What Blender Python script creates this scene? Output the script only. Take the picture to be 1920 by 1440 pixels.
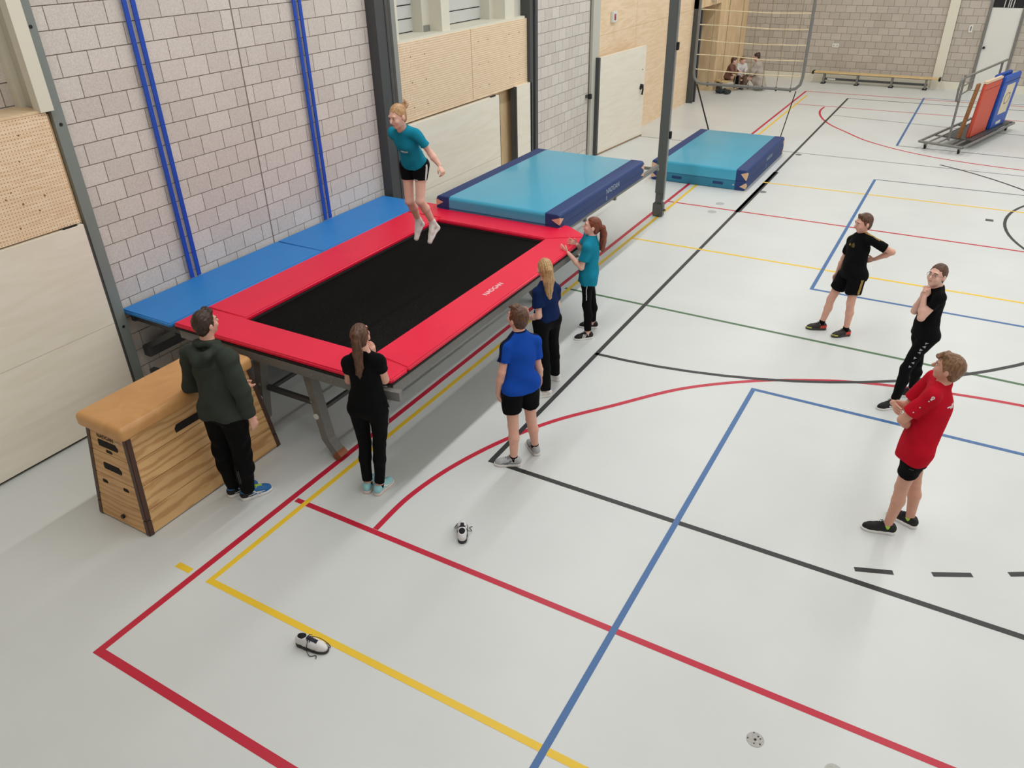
import bpy, bmesh, math, random
import numpy as np
from mathutils import Vector, Matrix
from mathutils.bvhtree import BVHTree

for o in list(bpy.data.objects): bpy.data.objects.remove(o)
scn = bpy.context.scene
COL = scn.collection
random.seed(7)

# ---------------------------------------------------------------- camera
CAM_R = Vector((0.8670933, 0.49776245, -0.01953847))
CAM_U = Vector((-0.2401044, 0.45197974, 0.85910662))
CAM_F = Vector((-0.43646201, 0.74023432, -0.51142356))
cd = bpy.data.cameras.new('camera'); cam = bpy.data.objects.new('camera', cd); COL.objects.link(cam)
cd.sensor_width = 36.0; cd.lens = 26.996; cd.clip_end = 200; cd.clip_start = .05
m = Matrix.Identity(4)
for i in range(3):
    m[i][0] = CAM_R[i]; m[i][1] = CAM_U[i]; m[i][2] = -CAM_F[i]
m[2][3] = 4.5
cam.matrix_world = m
scn.camera = cam

# ---------------------------------------------------------------- world, exposure
w = bpy.data.worlds.new('world'); scn.world = w; w.use_nodes = True
w.node_tree.nodes['Background'].inputs[0].default_value = (.75, .85, 1, 1)
w.node_tree.nodes['Background'].inputs[1].default_value = .6
scn.view_settings.view_transform = 'Standard'; scn.view_settings.look = 'None'
scn.view_settings.gamma = 1; scn.view_settings.use_curve_mapping = False
scn.view_settings.exposure = -0.56

# ---------------------------------------------------------------- hall lights: rows of linear ceiling luminaires
CEIL = 7.3
LIGHT_ROWS = [(-4.15, 1.0), (1.3, .78), (6.7, .8), (12.1, .8)]
LIGHT_Y0, LIGHT_Y1 = 0.5, 27.0
LIGHT_W = 860.0
for lx, k in LIGHT_ROWS:
    ld = bpy.data.lights.new('hall_light', 'AREA'); ld.shape = 'RECTANGLE'
    ld.size = .22; ld.size_y = LIGHT_Y1 - LIGHT_Y0; ld.energy = LIGHT_W * k; ld.color = (1, 1, .985); ld.spread = math.radians(180)
    lo = bpy.data.objects.new('hall_light', ld); COL.objects.link(lo)
    lo.location = (lx, (LIGHT_Y0 + LIGHT_Y1) / 2, CEIL - .215)

# ---------------------------------------------------------------- materials
def srgb(r, g, b):
    f = lambda c: (c / 255 / 12.92) if c <= 10.3 else ((c / 255 + .055) / 1.055) ** 2.4
    return (f(r), f(g), f(b), 1)
MATS = {}
def newmat(name):
    m = bpy.data.materials.new(name); m.use_nodes = True
    nt = m.node_tree; b = nt.nodes['Principled BSDF']
    return m, nt, b
def mat(name, rgb, rough=.6, metal=0., spec=.5, var=0., scale=20., bump=0., bscale=200., coat=0., sheen=0.):
    """plain surface with optional fine colour variation and fine relief"""
    if name in MATS: return MATS[name]
    m, nt, b = newmat(name); c = srgb(*rgb)
    b.inputs['Base Color'].default_value = c; b.inputs['Roughness'].default_value = rough
    b.inputs['Metallic'].default_value = metal; b.inputs['Specular IOR Level'].default_value = spec
    b.inputs['Coat Weight'].default_value = coat
    if sheen: b.inputs['Sheen Weight'].default_value = sheen
    L = nt.links; N = nt.nodes
    tc = N.new('ShaderNodeTexCoord')
    if var:
        n = N.new('ShaderNodeTexNoise'); n.inputs['Scale'].default_value = scale; n.inputs['Detail'].default_value = 4
        L.new(tc.outputs['Object'], n.inputs['Vector'])
        r = N.new('ShaderNodeValToRGB')
        r.color_ramp.elements[0].position = .3; r.color_ramp.elements[1].position = .7
        r.color_ramp.elements[0].color = tuple(x * (1 - var) for x in c[:3]) + (1,)
        r.color_ramp.elements[1].color = tuple(min(1, x * (1 + var)) for x in c[:3]) + (1,)
        L.new(n.outputs['Fac'], r.inputs[0]); L.new(r.outputs[0], b.inputs['Base Color'])
    if bump:
        n2 = N.new('ShaderNodeTexNoise'); n2.inputs['Scale'].default_value = bscale; n2.inputs['Detail'].default_value = 3
        L.new(tc.outputs['Object'], n2.inputs['Vector'])
        bp = N.new('ShaderNodeBump'); bp.inputs['Strength'].default_value = bump; bp.inputs['Distance'].default_value = .003
        L.new(n2.outputs['Fac'], bp.inputs['Height']); L.new(bp.outputs[0], b.inputs['Normal'])
    MATS[name] = m; return m
def wood(name, c1, c2, stretch=(1, 8, 8), scale=3., rough=.5, dist=3., rnd=False):
    """grain: distorted bands stretched along one axis"""
    if name in MATS: return MATS[name]
    m, nt, b = newmat(name); N = nt.nodes; L = nt.links
    tc = N.new('ShaderNodeTexCoord'); mp = N.new('ShaderNodeMapping'); mp.inputs['Scale'].default_value = stretch
    src = tc.outputs['Object']
    if rnd:
        oi = N.new('ShaderNodeObjectInfo'); mul = N.new('ShaderNodeVectorMath'); mul.operation = 'SCALE'; mul.inputs[0].default_value = (7, 13, 5)
        L.new(oi.outputs['Random'], mul.inputs['Scale']); add = N.new('ShaderNodeVectorMath')
        L.new(src, add.inputs[0]); L.new(mul.outputs[0], add.inputs[1]); src = add.outputs[0]
    L.new(src, mp.inputs['Vector'])
    n = N.new('ShaderNodeTexNoise'); n.inputs['Scale'].default_value = scale; n.inputs['Detail'].default_value = 6; n.inputs['Distortion'].default_value = dist
    L.new(mp.outputs[0], n.inputs['Vector'])
    r = N.new('ShaderNodeValToRGB'); r.color_ramp.elements[0].position = .38; r.color_ramp.elements[1].position = .62
    r.color_ramp.elements[0].color = srgb(*c2); r.color_ramp.elements[1].color = srgb(*c1)
    L.new(n.outputs['Fac'], r.inputs[0]); L.new(r.outputs[0], b.inputs['Base Color'])
    b.inputs['Roughness'].default_value = rough
    MATS[name] = m; return m
def oak(name, c1, c2, along):
    """flat-sawn oak: distorted growth rings cut along one axis, shifted per board"""
    m, nt, b = newmat(name); N = nt.nodes; L = nt.links
    tc = N.new('ShaderNodeTexCoord'); oi = N.new('ShaderNodeObjectInfo'); mul = N.new('ShaderNodeVectorMath'); mul.operation = 'SCALE'; mul.inputs[0].default_value = (.9, 1.7, .6)
    L.new(oi.outputs['Random'], mul.inputs['Scale']); add = N.new('ShaderNodeVectorMath'); L.new(tc.outputs['Object'], add.inputs[0]); L.new(mul.outputs[0], add.inputs[1])
    mp = N.new('ShaderNodeMapping'); sc = [1, 1, 1]; sc[along] = .22; mp.inputs['Scale'].default_value = sc; L.new(add.outputs[0], mp.inputs['Vector'])
    w_ = N.new('ShaderNodeTexWave'); w_.wave_type = 'RINGS'; w_.rings_direction = 'XYZ'[along]; w_.inputs['Scale'].default_value = 5.5; w_.inputs['Distortion'].default_value = 9; w_.inputs['Detail'].default_value = 4; w_.inputs['Detail Scale'].default_value = 1.2
    L.new(mp.outputs[0], w_.inputs['Vector']); r = N.new('ShaderNodeValToRGB'); r.color_ramp.elements[0].position = .05; r.color_ramp.elements[1].position = .6
    r.color_ramp.elements[0].color = srgb(*c2); r.color_ramp.elements[1].color = srgb(*c1); L.new(w_.outputs['Fac'], r.inputs[0])
    n = N.new('ShaderNodeTexNoise'); n.inputs['Scale'].default_value = 3; L.new(add.outputs[0], n.inputs['Vector']); mr = N.new('ShaderNodeMapRange'); mr.inputs['To Min'].default_value = .8; mr.inputs['To Max'].default_value = 1.15; L.new(n.outputs['Fac'], mr.inputs['Value'])
    s2 = N.new('ShaderNodeVectorMath'); s2.operation = 'SCALE'; L.new(r.outputs[0], s2.inputs[0]); L.new(mr.outputs[0], s2.inputs['Scale']); L.new(s2.outputs[0], b.inputs['Base Color']); b.inputs['Roughness'].default_value = .42
    MATS[name] = m; return m
def perforated(name, c1, c2, pitch=.032, hole=.2, axes=(1, 2)):
    """plywood with a regular grid of small drilled holes (too small to model), axes = plane of the sheet"""
    if name in MATS: return MATS[name]
    m = wood(name, c1, c2, (4, 1, 7), 2.2, .6, 2.5); nt = m.node_tree; N = nt.nodes; L = nt.links; b = N['Principled BSDF']
    base = b.inputs['Base Color'].links[0].from_socket
    tc = N.new('ShaderNodeTexCoord'); sc = N.new('ShaderNodeVectorMath'); sc.operation = 'SCALE'; sc.inputs['Scale'].default_value = 1 / pitch
    L.new(tc.outputs['Object'], sc.inputs[0]); fr = N.new('ShaderNodeVectorMath'); fr.operation = 'FRACTION'; L.new(sc.outputs[0], fr.inputs[0])
    sb = N.new('ShaderNodeVectorMath'); sb.operation = 'SUBTRACT'; sb.inputs[1].default_value = (.5, .5, .5); L.new(fr.outputs[0], sb.inputs[0])
    ml = N.new('ShaderNodeVectorMath'); ml.operation = 'MULTIPLY'; v = [0, 0, 0]
    for a in axes: v[a] = 1
    ml.inputs[1].default_value = v; L.new(sb.outputs[0], ml.inputs[0])
    ln = N.new('ShaderNodeVectorMath'); ln.operation = 'LENGTH'; L.new(ml.outputs[0], ln.inputs[0])
    lt = N.new('ShaderNodeMath'); lt.operation = 'LESS_THAN'; lt.inputs[1].default_value = hole; L.new(ln.outputs['Value'], lt.inputs[0])
    mx = N.new('ShaderNodeMix'); mx.data_type = 'RGBA'; L.new(lt.outputs[0], mx.inputs['Factor']); L.new(base, mx.inputs['A']); mx.inputs['B'].default_value = srgb(158, 124, 92)
    L.new(mx.outputs['Result'], b.inputs['Base Color'])
    return m
def blockmat(name, c1, c2):
    """concrete block: each block its own shade (object random) and a fine pitted relief"""
    m, nt, b = newmat(name); N = nt.nodes; L = nt.links
    oi = N.new('ShaderNodeObjectInfo'); r = N.new('ShaderNodeValToRGB'); r.color_ramp.elements[0].color = srgb(*c1); r.color_ramp.elements[1].color = srgb(*c2)
    L.new(oi.outputs['Random'], r.inputs[0])
    ge = N.new('ShaderNodeNewGeometry'); n = N.new('ShaderNodeTexNoise'); n.inputs['Scale'].default_value = 90; n.inputs['Detail'].default_value = 5
    L.new(ge.outputs['Position'], n.inputs['Vector'])
    r2 = N.new('ShaderNodeMapRange'); r2.inputs['From Min'].default_value = .3; r2.inputs['From Max'].default_value = .7; r2.inputs['To Min'].default_value = .86; r2.inputs['To Max'].default_value = 1.1
    L.new(n.outputs['Fac'], r2.inputs['Value'])
    mu = N.new('ShaderNodeVectorMath'); mu.operation = 'SCALE'; L.new(r.outputs[0], mu.inputs[0]); L.new(r2.outputs[0], mu.inputs['Scale'])
    L.new(mu.outputs[0], b.inputs['Base Color']); b.inputs['Roughness'].default_value = .9; b.inputs['Specular IOR Level'].default_value = .2
    bp = N.new('ShaderNodeBump'); bp.inputs['Strength'].default_value = .35; bp.inputs['Distance'].default_value = .004
    L.new(n.outputs['Fac'], bp.inputs['Height']); L.new(bp.outputs[0], b.inputs['Normal'])
    MATS[name] = m; return m
def floormat():
    m, nt, b = newmat('sports_floor'); N = nt.nodes; L = nt.links
    tc = N.new('ShaderNodeTexCoord'); n = N.new('ShaderNodeTexNoise'); n.inputs['Scale'].default_value = .9; n.inputs['Detail'].default_value = 6
    L.new(tc.outputs['Object'], n.inputs['Vector']); r = N.new('ShaderNodeValToRGB')
    r.color_ramp.elements[0].position = .35; r.color_ramp.elements[1].position = .65
    r.color_ramp.elements[0].color = srgb(210, 213, 211); r.color_ramp.elements[1].color = srgb(215, 218, 216)
    L.new(n.outputs['Fac'], r.inputs[0])
    # sparse scuff marks
    v = N.new('ShaderNodeTexNoise'); v.inputs['Scale'].default_value = 5; v.inputs['Detail'].default_value = 8; v.inputs['Roughness'].default_value = .75
    L.new(tc.outputs['Object'], v.inputs['Vector']); r2 = N.new('ShaderNodeValToRGB')
    r2.color_ramp.elements[0].position = .735; r2.color_ramp.elements[1].position = .78
    r2.color_ramp.elements[0].color = (0, 0, 0, 1); r2.color_ramp.elements[1].color = (1, 1, 1, 1); L.new(v.outputs['Fac'], r2.inputs[0])
    mx = N.new('ShaderNodeMix'); mx.data_type = 'RGBA'; L.new(r2.outputs[0], mx.inputs['Factor']); L.new(r.outputs[0], mx.inputs['A']); mx.inputs['B'].default_value = srgb(196, 194, 190)
    L.new(mx.outputs['Result'], b.inputs['Base Color']); b.inputs['Roughness'].default_value = .38; b.inputs['Specular IOR Level'].default_value = .4
    return m
M_FLOOR = floormat()
M_BLOCK = blockmat('concrete_block', (208, 200, 192), (219, 212, 204))
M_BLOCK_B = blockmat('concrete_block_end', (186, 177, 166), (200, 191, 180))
M_MORTAR = mat('mortar', (136, 126, 118), .95)
M_STEEL = mat('steel_grey_paint', (122, 121, 117), .5, 0., var=.06)
M_STEELD = mat('steel_dark_paint', (72, 74, 75), .5, 0.)
M_STEELL = mat('steel_light_grey', (150, 152, 148), .5, .1)
M_GALV = mat('galvanised', (158, 160, 158), .4, .6, var=.08)
M_CREAM = mat('cream_paint', (226, 222, 205), .55)
M_WHITEP = wood('white_stained_ply', (240, 233, 218), (235, 227, 210), (1, .6, 4), 1.2, .55, 2.)
M_PLY = wood('birch_plywood', (244, 220, 188), (234, 206, 170), (1, .5, 4), 1.5, .55, 3.)
M_PLYD = wood('birch_plywood_end', (236, 208, 166), (222, 190, 148), (1, 1, .5), 1.8, .6, 2.)
M_PLYPERF = perforated('perforated_plywood', (246, 222, 192), (238, 210, 176))
M_PLYKNOT = perforated('perforated_pine_ply', (246, 222, 190), (234, 204, 166), .03, .16)
M_WHITE = mat('white_board', (226, 226, 220), .5)
M_BLACK = mat('black_plastic', (16, 16, 17), .5)
M_RUBBER = mat('black_rubber', (35, 33, 32), .85)

# ---------------------------------------------------------------- mesh helpers
class MB:
    def __init__(s): s.v = []; s.f = []
    def add(s, vs, fs):
        o = len(s.v); s.v += [tuple(map(float, p)) for p in vs]; s.f += [tuple(i + o for i in f) for f in fs]; return s
    def box(s, lo, hi):
        x0, y0, z0 = lo; x1, y1, z1 = hi
        return s.add([(x0, y0, z0), (x1, y0, z0), (x1, y1, z0), (x0, y1, z0), (x0, y0, z1), (x1, y0, z1), (x1, y1, z1), (x0, y1, z1)],
              [(0, 3, 2, 1), (4, 5, 6, 7), (0, 1, 5, 4), (1, 2, 6, 5), (2, 3, 7, 6), (3, 0, 4, 7)])
    def prism(s, pts, z0, z1):
        n = len(pts); vs = [(p[0], p[1], z0) for p in pts] + [(p[0], p[1], z1) for p in pts]
        return s.add(vs, [tuple(range(n))[::-1], tuple(range(n, 2 * n))] + [(i, (i + 1) % n, n + (i + 1) % n, n + i) for i in range(n)])
    def tube(s, pts, r, n=8, up=None, cap=True, w=None):
        """round tube (or, with w, a rectangular bar r x w) along a polyline"""
        pts = [Vector(p) for p in pts]; rings = []
        for i, p in enumerate(pts):
            t = (pts[min(i + 1, len(pts) - 1)] - pts[max(i - 1, 0)]).normalized()
            a = Vector(up) if up else (Vector((0, 0, 1)) if abs(t.z) < .9 else Vector((1, 0, 0)))
            x = t.cross(a).normalized(); y = x.cross(t).normalized(); rr = r[i] if isinstance(r, (list, tuple)) else r
            if w is None: ring = [p + (x * math.cos(2 * math.pi * k / n) + y * math.sin(2 * math.pi * k / n)) * rr for k in range(n)]
            else: ring = [p + x * sx * rr + y * sy * w for sx, sy in ((1, 1), (-1, 1), (-1, -1), (1, -1))]
            rings.append(ring)
        k = len(rings[0]); vs = [v for r_ in rings for v in r_]; fs = []
        for i in range(len(rings) - 1):
            for j in range(k): fs.append((i * k + j, i * k + (j + 1) % k, (i + 1) * k + (j + 1) % k, (i + 1) * k + j))
        if cap: fs += [tuple(range(k))[::-1], tuple((len(rings) - 1) * k + j for j in range(k))]
        return s.add(vs, fs)
    def cyl(s, c, r, h, n=16, axis='z'):
        d = {'x': (1, 0, 0), 'y': (0, 1, 0), 'z': (0, 0, 1)}[axis]
        return s.tube([c, tuple(c[i] + d[i] * h for i in range(3))], r, n)
    def build(s, name, m, parent=None, smooth=False, bevel=0., seg=2, origin=None):
        me = bpy.data.meshes.new(name)
        o0 = Vector(origin) if origin is not None else Vector((0, 0, 0))
        me.from_pydata([tuple(Vector(p) - o0) for p in s.v], [], s.f)
        bm = bmesh.new(); bm.from_mesh(me); bmesh.ops.recalc_face_normals(bm, faces=bm.faces)
        if bevel: bmesh.ops.bevel(bm, geom=[e for e in bm.edges if len(e.link_faces) == 2 and e.calc_face_angle(0) > .5], offset=bevel, segments=seg, affect='EDGES', clamp_overlap=True)
        bm.to_mesh(me); bm.free()
        if smooth:
            me.polygons.foreach_set('use_smooth', [True] * len(me.polygons))
            me.set_sharp_from_angle(angle=.9)
        return link(name, me, m, parent, o0)
def link(name, me, m, parent=None, loc=(0, 0, 0)):
    o = bpy.data.objects.new(name, me); COL.objects.link(o)
    if me is not None and m is not None and not me.materials: me.materials.append(m)
    if parent is not None: o.parent = parent
    o.location = loc
    return o
def tag(o, label=None, cat=None, group=None, kind=None):
    if label: o['label'] = label
    if cat: o['category'] = cat
    if group: o['group'] = group
    if kind: o['kind'] = kind
    return o
def thing(name, label, cat, loc=(0, 0, 0), rz=0., group=None):
    o = bpy.data.objects.new(name, None); COL.objects.link(o); o.location = loc; o.rotation_euler = (0, 0, rz); o.empty_display_size = .1
    return tag(o, label, cat, group)
def box(name, lo, hi, m, parent=None, bevel=0., smooth=False, seg=2):
    return MB().box(lo, hi).build(name, m, parent, smooth or seg > 2, bevel, seg)
def pbox(name, lo, hi, m, parent, bev, seg=5):
    """box with chosen edges rounded: bev = [(test(midpoint, direction), radius), ...]"""
    bm = bmesh.new(); me = bpy.data.meshes.new(name); mb = MB().box(lo, hi); me.from_pydata(mb.v, [], mb.f); bm.from_mesh(me); bmesh.ops.recalc_face_normals(bm, faces=bm.faces)
    for test, r in bev:
        ed = [e for e in bm.edges if e.is_valid and test((e.verts[0].co + e.verts[1].co) / 2, (e.verts[0].co - e.verts[1].co).normalized())]
        bmesh.ops.bevel(bm, geom=ed, offset=r, segments=seg, affect='EDGES', clamp_overlap=True, profile=.5)
    bm.to_mesh(me); bm.free(); me.polygons.foreach_set('use_smooth', [True] * len(me.polygons)); me.set_sharp_from_angle(angle=.7)
    return link(name, me, m, parent)
def textmesh(name, s, size, m, parent, mw, depth=.0008):
    """lettering as a thin mesh; mw = matrix (x = reading direction, z = out of the surface)"""
    cu = bpy.data.curves.new(name, 'FONT'); cu.body = s; cu.size = size; cu.extrude = depth; cu.align_x = 'CENTER'; cu.align_y = 'CENTER'
    t = bpy.data.objects.new('tmp', cu); COL.objects.link(t); dg = bpy.context.evaluated_depsgraph_get(); dg.update()
    me = bpy.data.meshes.new_from_object(t.evaluated_get(dg)); bpy.data.objects.remove(t)
    me.transform(mw); me.materials.clear()
    return link(name, me, m, parent)
def frame_mat(o, x, z):
    x = Vector(x).normalized(); z = Vector(z).normalized(); y = z.cross(x); m = Matrix.Identity(4)
    for i in range(3): m[i][0] = x[i]; m[i][1] = y[i]; m[i][2] = z[i]; m[i][3] = o[i]
    return m
# ================================================================ SETTING
XW = -7.34          # face of the block wall on the left
YE = 28.0           # end wall
XR = 15.0; YB = -3.0
floor = tag(box('floor', (-8.2, YB, -.2), (XR, YE + .1, 0), M_FLOOR), 'pale grey sports hall floor with coloured court lines', kind='structure')
RED = mat('line_red', (192, 28, 56), .45); YEL = mat('line_yellow', (236, 196, 48), .45); BLK = mat('line_black', (44, 45, 46), .5)
BLU = mat('line_blue', (62, 106, 160), .45); GRN = mat('line_green', (76, 112, 78), .5); GRY = mat('line_grey', (96, 104, 106), .5)
LZ = {RED: .0010, YEL: .0014, BLK: .0012, BLU: .0016, GRN: .0006, GRY: .0004}
def line(p, q, m, wd=.055, name='court_line'):
    p = Vector(p); q = Vector(q); d = (q - p).normalized(); n = Vector((-d.y, d.x)) * wd / 2
    MB().prism([p - n, q - n, q + n, p + n], .0001, LZ[m] + (.0001 if abs(d.x) > abs(d.y) else 0)).build(name, m, floor)
def pline(pts, m, wd=.055, name='court_line'):
    """curved line: one strip through the points"""
    pts = [Vector(p) for p in pts]; L_ = []; R_ = []
    for i, p in enumerate(pts):
        t = (pts[min(i + 1, len(pts) - 1)] - pts[max(i - 1, 0)]).normalized(); n = Vector((-t.y, t.x)) * wd / 2
        L_.append(p + n); R_.append(p - n)
    mb = MB()
    for i in range(len(pts) - 1): mb.add([(*R_[i], LZ[m]), (*R_[i + 1], LZ[m]), (*L_[i + 1], LZ[m]), (*L_[i], LZ[m])], [(0, 1, 2, 3)])
    mb.build(name, m, floor)
def arc(c, r, a0, a1, n=40): return [(c[0] + r * math.cos(math.radians(a0 + (a1 - a0) * i / n)), c[1] + r * math.sin(math.radians(a0 + (a1 - a0) * i / n))) for i in range(n + 1)]
def spline(P, n=6):
    P = [Vector(p) for p in P]; out = []
    for i in range(len(P) - 1):
        a, b, c, d = P[max(i - 1, 0)], P[i], P[i + 1], P[min(i + 2, len(P) - 1)]
        for k in range(n):
            t = k / n; out.append(.5 * ((2 * b) + (c - a) * t + (2 * a - 5 * b + 4 * c - d) * t * t + (3 * b - a - 3 * c + d) * t ** 3))
    return out + [P[-1]]
# red court
line((-4.61, 1.755), (-4.61, 25.95), RED, .06); line((-4.64, 1.775), (11.5, 1.775), RED, .065); line((-4.64, 25.95), (11.5, 25.95), RED, .06)
line((-4.56, 3.77), (11.5, 3.755), RED, .055); line((-4.58, 13.73), (11.5, 13.76), RED, .05); line((-4.5, 23.87), (11.5, 24.0), RED, .05)
RA = spline([(-3.66, 3.80), (-3.668, 4.31), (-3.57, 4.88), (-3.36, 5.49), (-3.06, 6.07), (-2.64, 6.63), (-2.12, 7.30), (-1.53, 7.80), (-.98, 8.13), (-.34, 8.40), (.6, 8.61), (1.5, 8.69), (2.6, 8.66), (3.9, 8.4)])
pline(RA, RED, .055); pline([(p[0], 27.56 - p[1]) for p in RA], RED, .055)
# yellow courts
line((-4.45, 2.66), (-4.45, 25.3), YEL, .05); line((-4.475, 2.665), (11.2, 2.665), YEL, .055); line((-4.44, 11.58), (11.2, 11.66), YEL, .05)
line((-3.33, 15.74), (11.2, 16.12), YEL, .05); line((-4.84, 2.665), (-4.675, 2.665), YEL, .055, 'court_mark')
# black court
line((-3.285, 5.15), (-3.285, 25.28), BLK, .055); line((-3.31, 5.14), (10.4, 5.14), BLK, .055); line((-3.31, 25.28), (10.4, 25.5), BLK, .05)
line((-3.27, 13.67), (-3.27, 16.6), BLK, .10, 'court_mark')
pline(arc((-3.3, 13.517), 5.896, -90, 60), BLK, .055); pline(arc((3.57, 15.09), 2.66, 90, 270), BLK, .05)
for a, b in (((.05, 5.28), (.325, 5.385)), ((.598, 5.513), (.872, 5.655)), ((1.126, 5.802), (1.38, 5.95))): line(a, b, BLK, .05, 'court_dash')
# blue courts
line((-1.395, -1.5), (-1.395, 7.69), BLU, .05); line((-1.42, 7.68), (9, 7.69), BLU, .05)
line((-1.395, 10.79), (-1.395, 16.9), BLU, .05); line((-1.42, 10.795), (9, 10.83), BLU, .05); line((-1.37, 16.9), (9, 17.2), GRY, .045)
line((-1.35, 19.97), (-1.35, 26.18), BLU, .05); line((-1.37, 19.97), (9, 19.8), GRY, .045); line((-1.37, 26.18), (9, 26.3), BLU, .045)
line((-4.51, 9.225), (9, 9.1), GRN, .05); line((-7.0, 18.36), (9, 18.42), GRY, .035); line((-3.25, 22.75), (9, 21.3), GRY, .04)
# floor sockets and lids
def disc(x, y, r, m, name='floor_socket', holes=False):
    o = MB().cyl((x, y, .0001), r, .0018, 24).build(name, m, floor)
    if holes:
        for dx, dy, rr in ((0, 0, .009), (.012, .03, .006), (-.02, .045, .005), (.035, -.02, .006), (.028, .02, .005), (0, -.03, .005), (-.045, -.01, .005)):
            MB().cyl((x + dx, y + dy, .0015), rr, .0012, 10).build('screw_hole', M_BLACK, o)
M_LID = mat('socket_lid', (170, 168, 163), .4, .3, var=.15, scale=60)
disc(-.249, 3.384, .055, M_LID, holes=True); disc(.227, 3.40, .055, M_LID)
for x, y in ((-3.17, 18.21), (-3.17, 15.09)): disc(x, y, .07, mat('socket_lid_dark', (120, 122, 122), .5, .2))
for x, y in ((-3.685, 14.02), (-3.676, 13.5)): disc(x, y, .08, mat('socket_lid_pale', (186, 188, 187), .4, .2))
box('floor_socket', (.62, 15.09, 0), (.74, 15.21, .002), M_STEELD, floor)

# ---------------------------------------------------------------- block walls
UNIT = MB().box((-.5, -.5, -.5), (.5, .5, .5)); UM = bpy.data.meshes.new('block')
_ = UNIT.build('tmp_block', M_BLOCK); UM = _.data; bpy.data.objects.remove(_); UM.name = 'block'
UM2 = UM.copy(); UM2.materials.clear(); UM2.materials.append(M_BLOCK_B)
G = .009; PROUD = .007
def blocks(parent, cells, um, limit=300):
    """cells: (u0,u1,z0,z1,plane) with plane ('x',X) facing +X or ('y',Y) facing -Y. The nearest limit cells are single blocks."""
    keep, rest = cells[:limit], cells[limit:]
    for u0, u1, z0, z1, (ax, f) in keep:
        o = bpy.data.objects.new('block', um); COL.objects.link(o); o.parent = parent
        du, dz = u1 - u0 - G, z1 - z0 - G
        if ax == 'x': o.scale = (.06, du, dz); o.location = (f - .03, (u0 + u1) / 2, (z0 + z1) / 2)
        else: o.scale = (du, .06, dz); o.location = ((u0 + u1) / 2, f + .03, (z0 + z1) / 2)
    if rest:
        mb = MB(); g = G / 2
        for u0, u1, z0, z1, (ax, f) in rest:
            if ax == 'x': mb.box((f - .06, u0 + g, z0 + g), (f, u1 - g, z1 - g))
            else: mb.box((u0 + g, f, z0 + g), (u1 - g, f + .06, z1 - g))
        tag(mb.build('block_rest', um.materials[0], parent), kind='stuff')
def course_cells(u0, u1, z0, z1, first, plane, L_=.3, Hc=.2):
    """running bond; first(row) -> u of one joint in that row"""
    out = []; r = 0; z = z0
    while z < z1 - .01:
        k = round(z / Hc); j = first(k); n = math.floor((u0 - j) / L_); js = [j + L_ * i for i in range(n, n + 400)]
        js = [x for x in js if u0 + .035 < x < u1 - .035]; e = [u0] + js + [u1]
        out += [(a, b, z, min(z + Hc, z1), plane) for a, b in zip(e[:-1], e[1:])]
        z += Hc
    return out
def wall_core(name, lo, hi, m=M_MORTAR, label=None):
    return tag(box(name, lo, hi, m), label, kind='structure')
wl = wall_core('wall_left', (-8.1, 4.30, 0), (XW - PROUD, 8.90, CEIL), label='grey concrete block wall behind the trampoline')
Z0 = .185 - .2   # bed joint offset measured on the wall
cells = course_cells(4.33, 6.555, Z0 + 1.0, 4.6, lambda k: 4.60 if k % 2 == 0 else 4.75, ('x', XW))
cells += course_cells(6.565, 8.86, Z0 + 1.0, 4.6, lambda k: 6.67 if k % 2 == 0 else 6.82, ('x', XW))
cells += course_cells(4.33, 8.86, Z0, Z0 + 1.0, lambda k: 4.60 if k % 2 == 0 else 4.75, ('x', XW))
cells += course_cells(4.33, 8.86, 4.6, CEIL, lambda k: 4.60 if k % 2 == 0 else 4.75, ('x', XW))
blocks(wl, cells, UM)
wl2 = wall_core('wall_left_far', (-8.1, 13.4, 0), (XW - PROUD, 16.0, CEIL), label='narrow concrete block wall bay between dark column and pale grey pilaster')
cells = course_cells(13.42, 15.95, Z0, 3.6, lambda k: 13.5 if k % 2 == 0 else 13.65, ('x', XW)) + course_cells(13.42, 15.95, 3.6, CEIL, lambda k: 13.5 if k % 2 == 0 else 13.65, ('x', XW))
blocks(wl2, cells, UM)
we = wall_core('wall_back', (-8.1, YE + PROUD, 0), (XR, YE + .4, CEIL), label='grey brown concrete block end wall of the hall')
cells = course_cells(-7.2, -1.36, .22, 2.8, lambda k: -7.2 if k % 2 == 0 else -7.05, ('y', YE)) + course_cells(-1.08, -.32, .22, 2.8, lambda k: -1.0 if k % 2 == 0 else -.85, ('y', YE)) + course_cells(.58, 1.6, .22, 2.8, lambda k: .6 if k % 2 == 0 else .75, ('y', YE))
cells.sort(key=lambda c: c[2] + (1 if c[0] > 1.2 else 0))
cells += course_cells(1.6, XR, .22, CEIL, lambda k: 1.6 if k % 2 == 0 else 1.75, ('y', YE)) + course_cells(-7.2, 1.6, 2.82, CEIL, lambda k: -7.2 if k % 2 == 0 else -7.05, ('y', YE))
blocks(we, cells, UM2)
tag(box('baseboard_back', (-7.2, YE - .012, 0), (-.33, YE + .02, .21), M_CREAM), kind='structure')
tag(box('baseboard_back', (.60, YE - .012, 0), (XR, YE + .02, .21), M_CREAM), kind='structure')
tag(box('wall_right', (XR, YB, 0), (XR + .3, YE + .4, CEIL), mat('side_wall_blocks', (200, 194, 184), .8)), kind='structure')
tag(box('wall_front', (-8.2, YB - .3, 0), (XR + .3, YB, CEIL), mat('gallery_wall', (206, 200, 190), .8)), kind='structure')
tag(box('ceiling', (-8.4, YB - .3, CEIL), (XR + .3, YE + .4, CEIL + .2), mat('ceiling_panels', (214, 214, 212), .8)), kind='structure')
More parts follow.
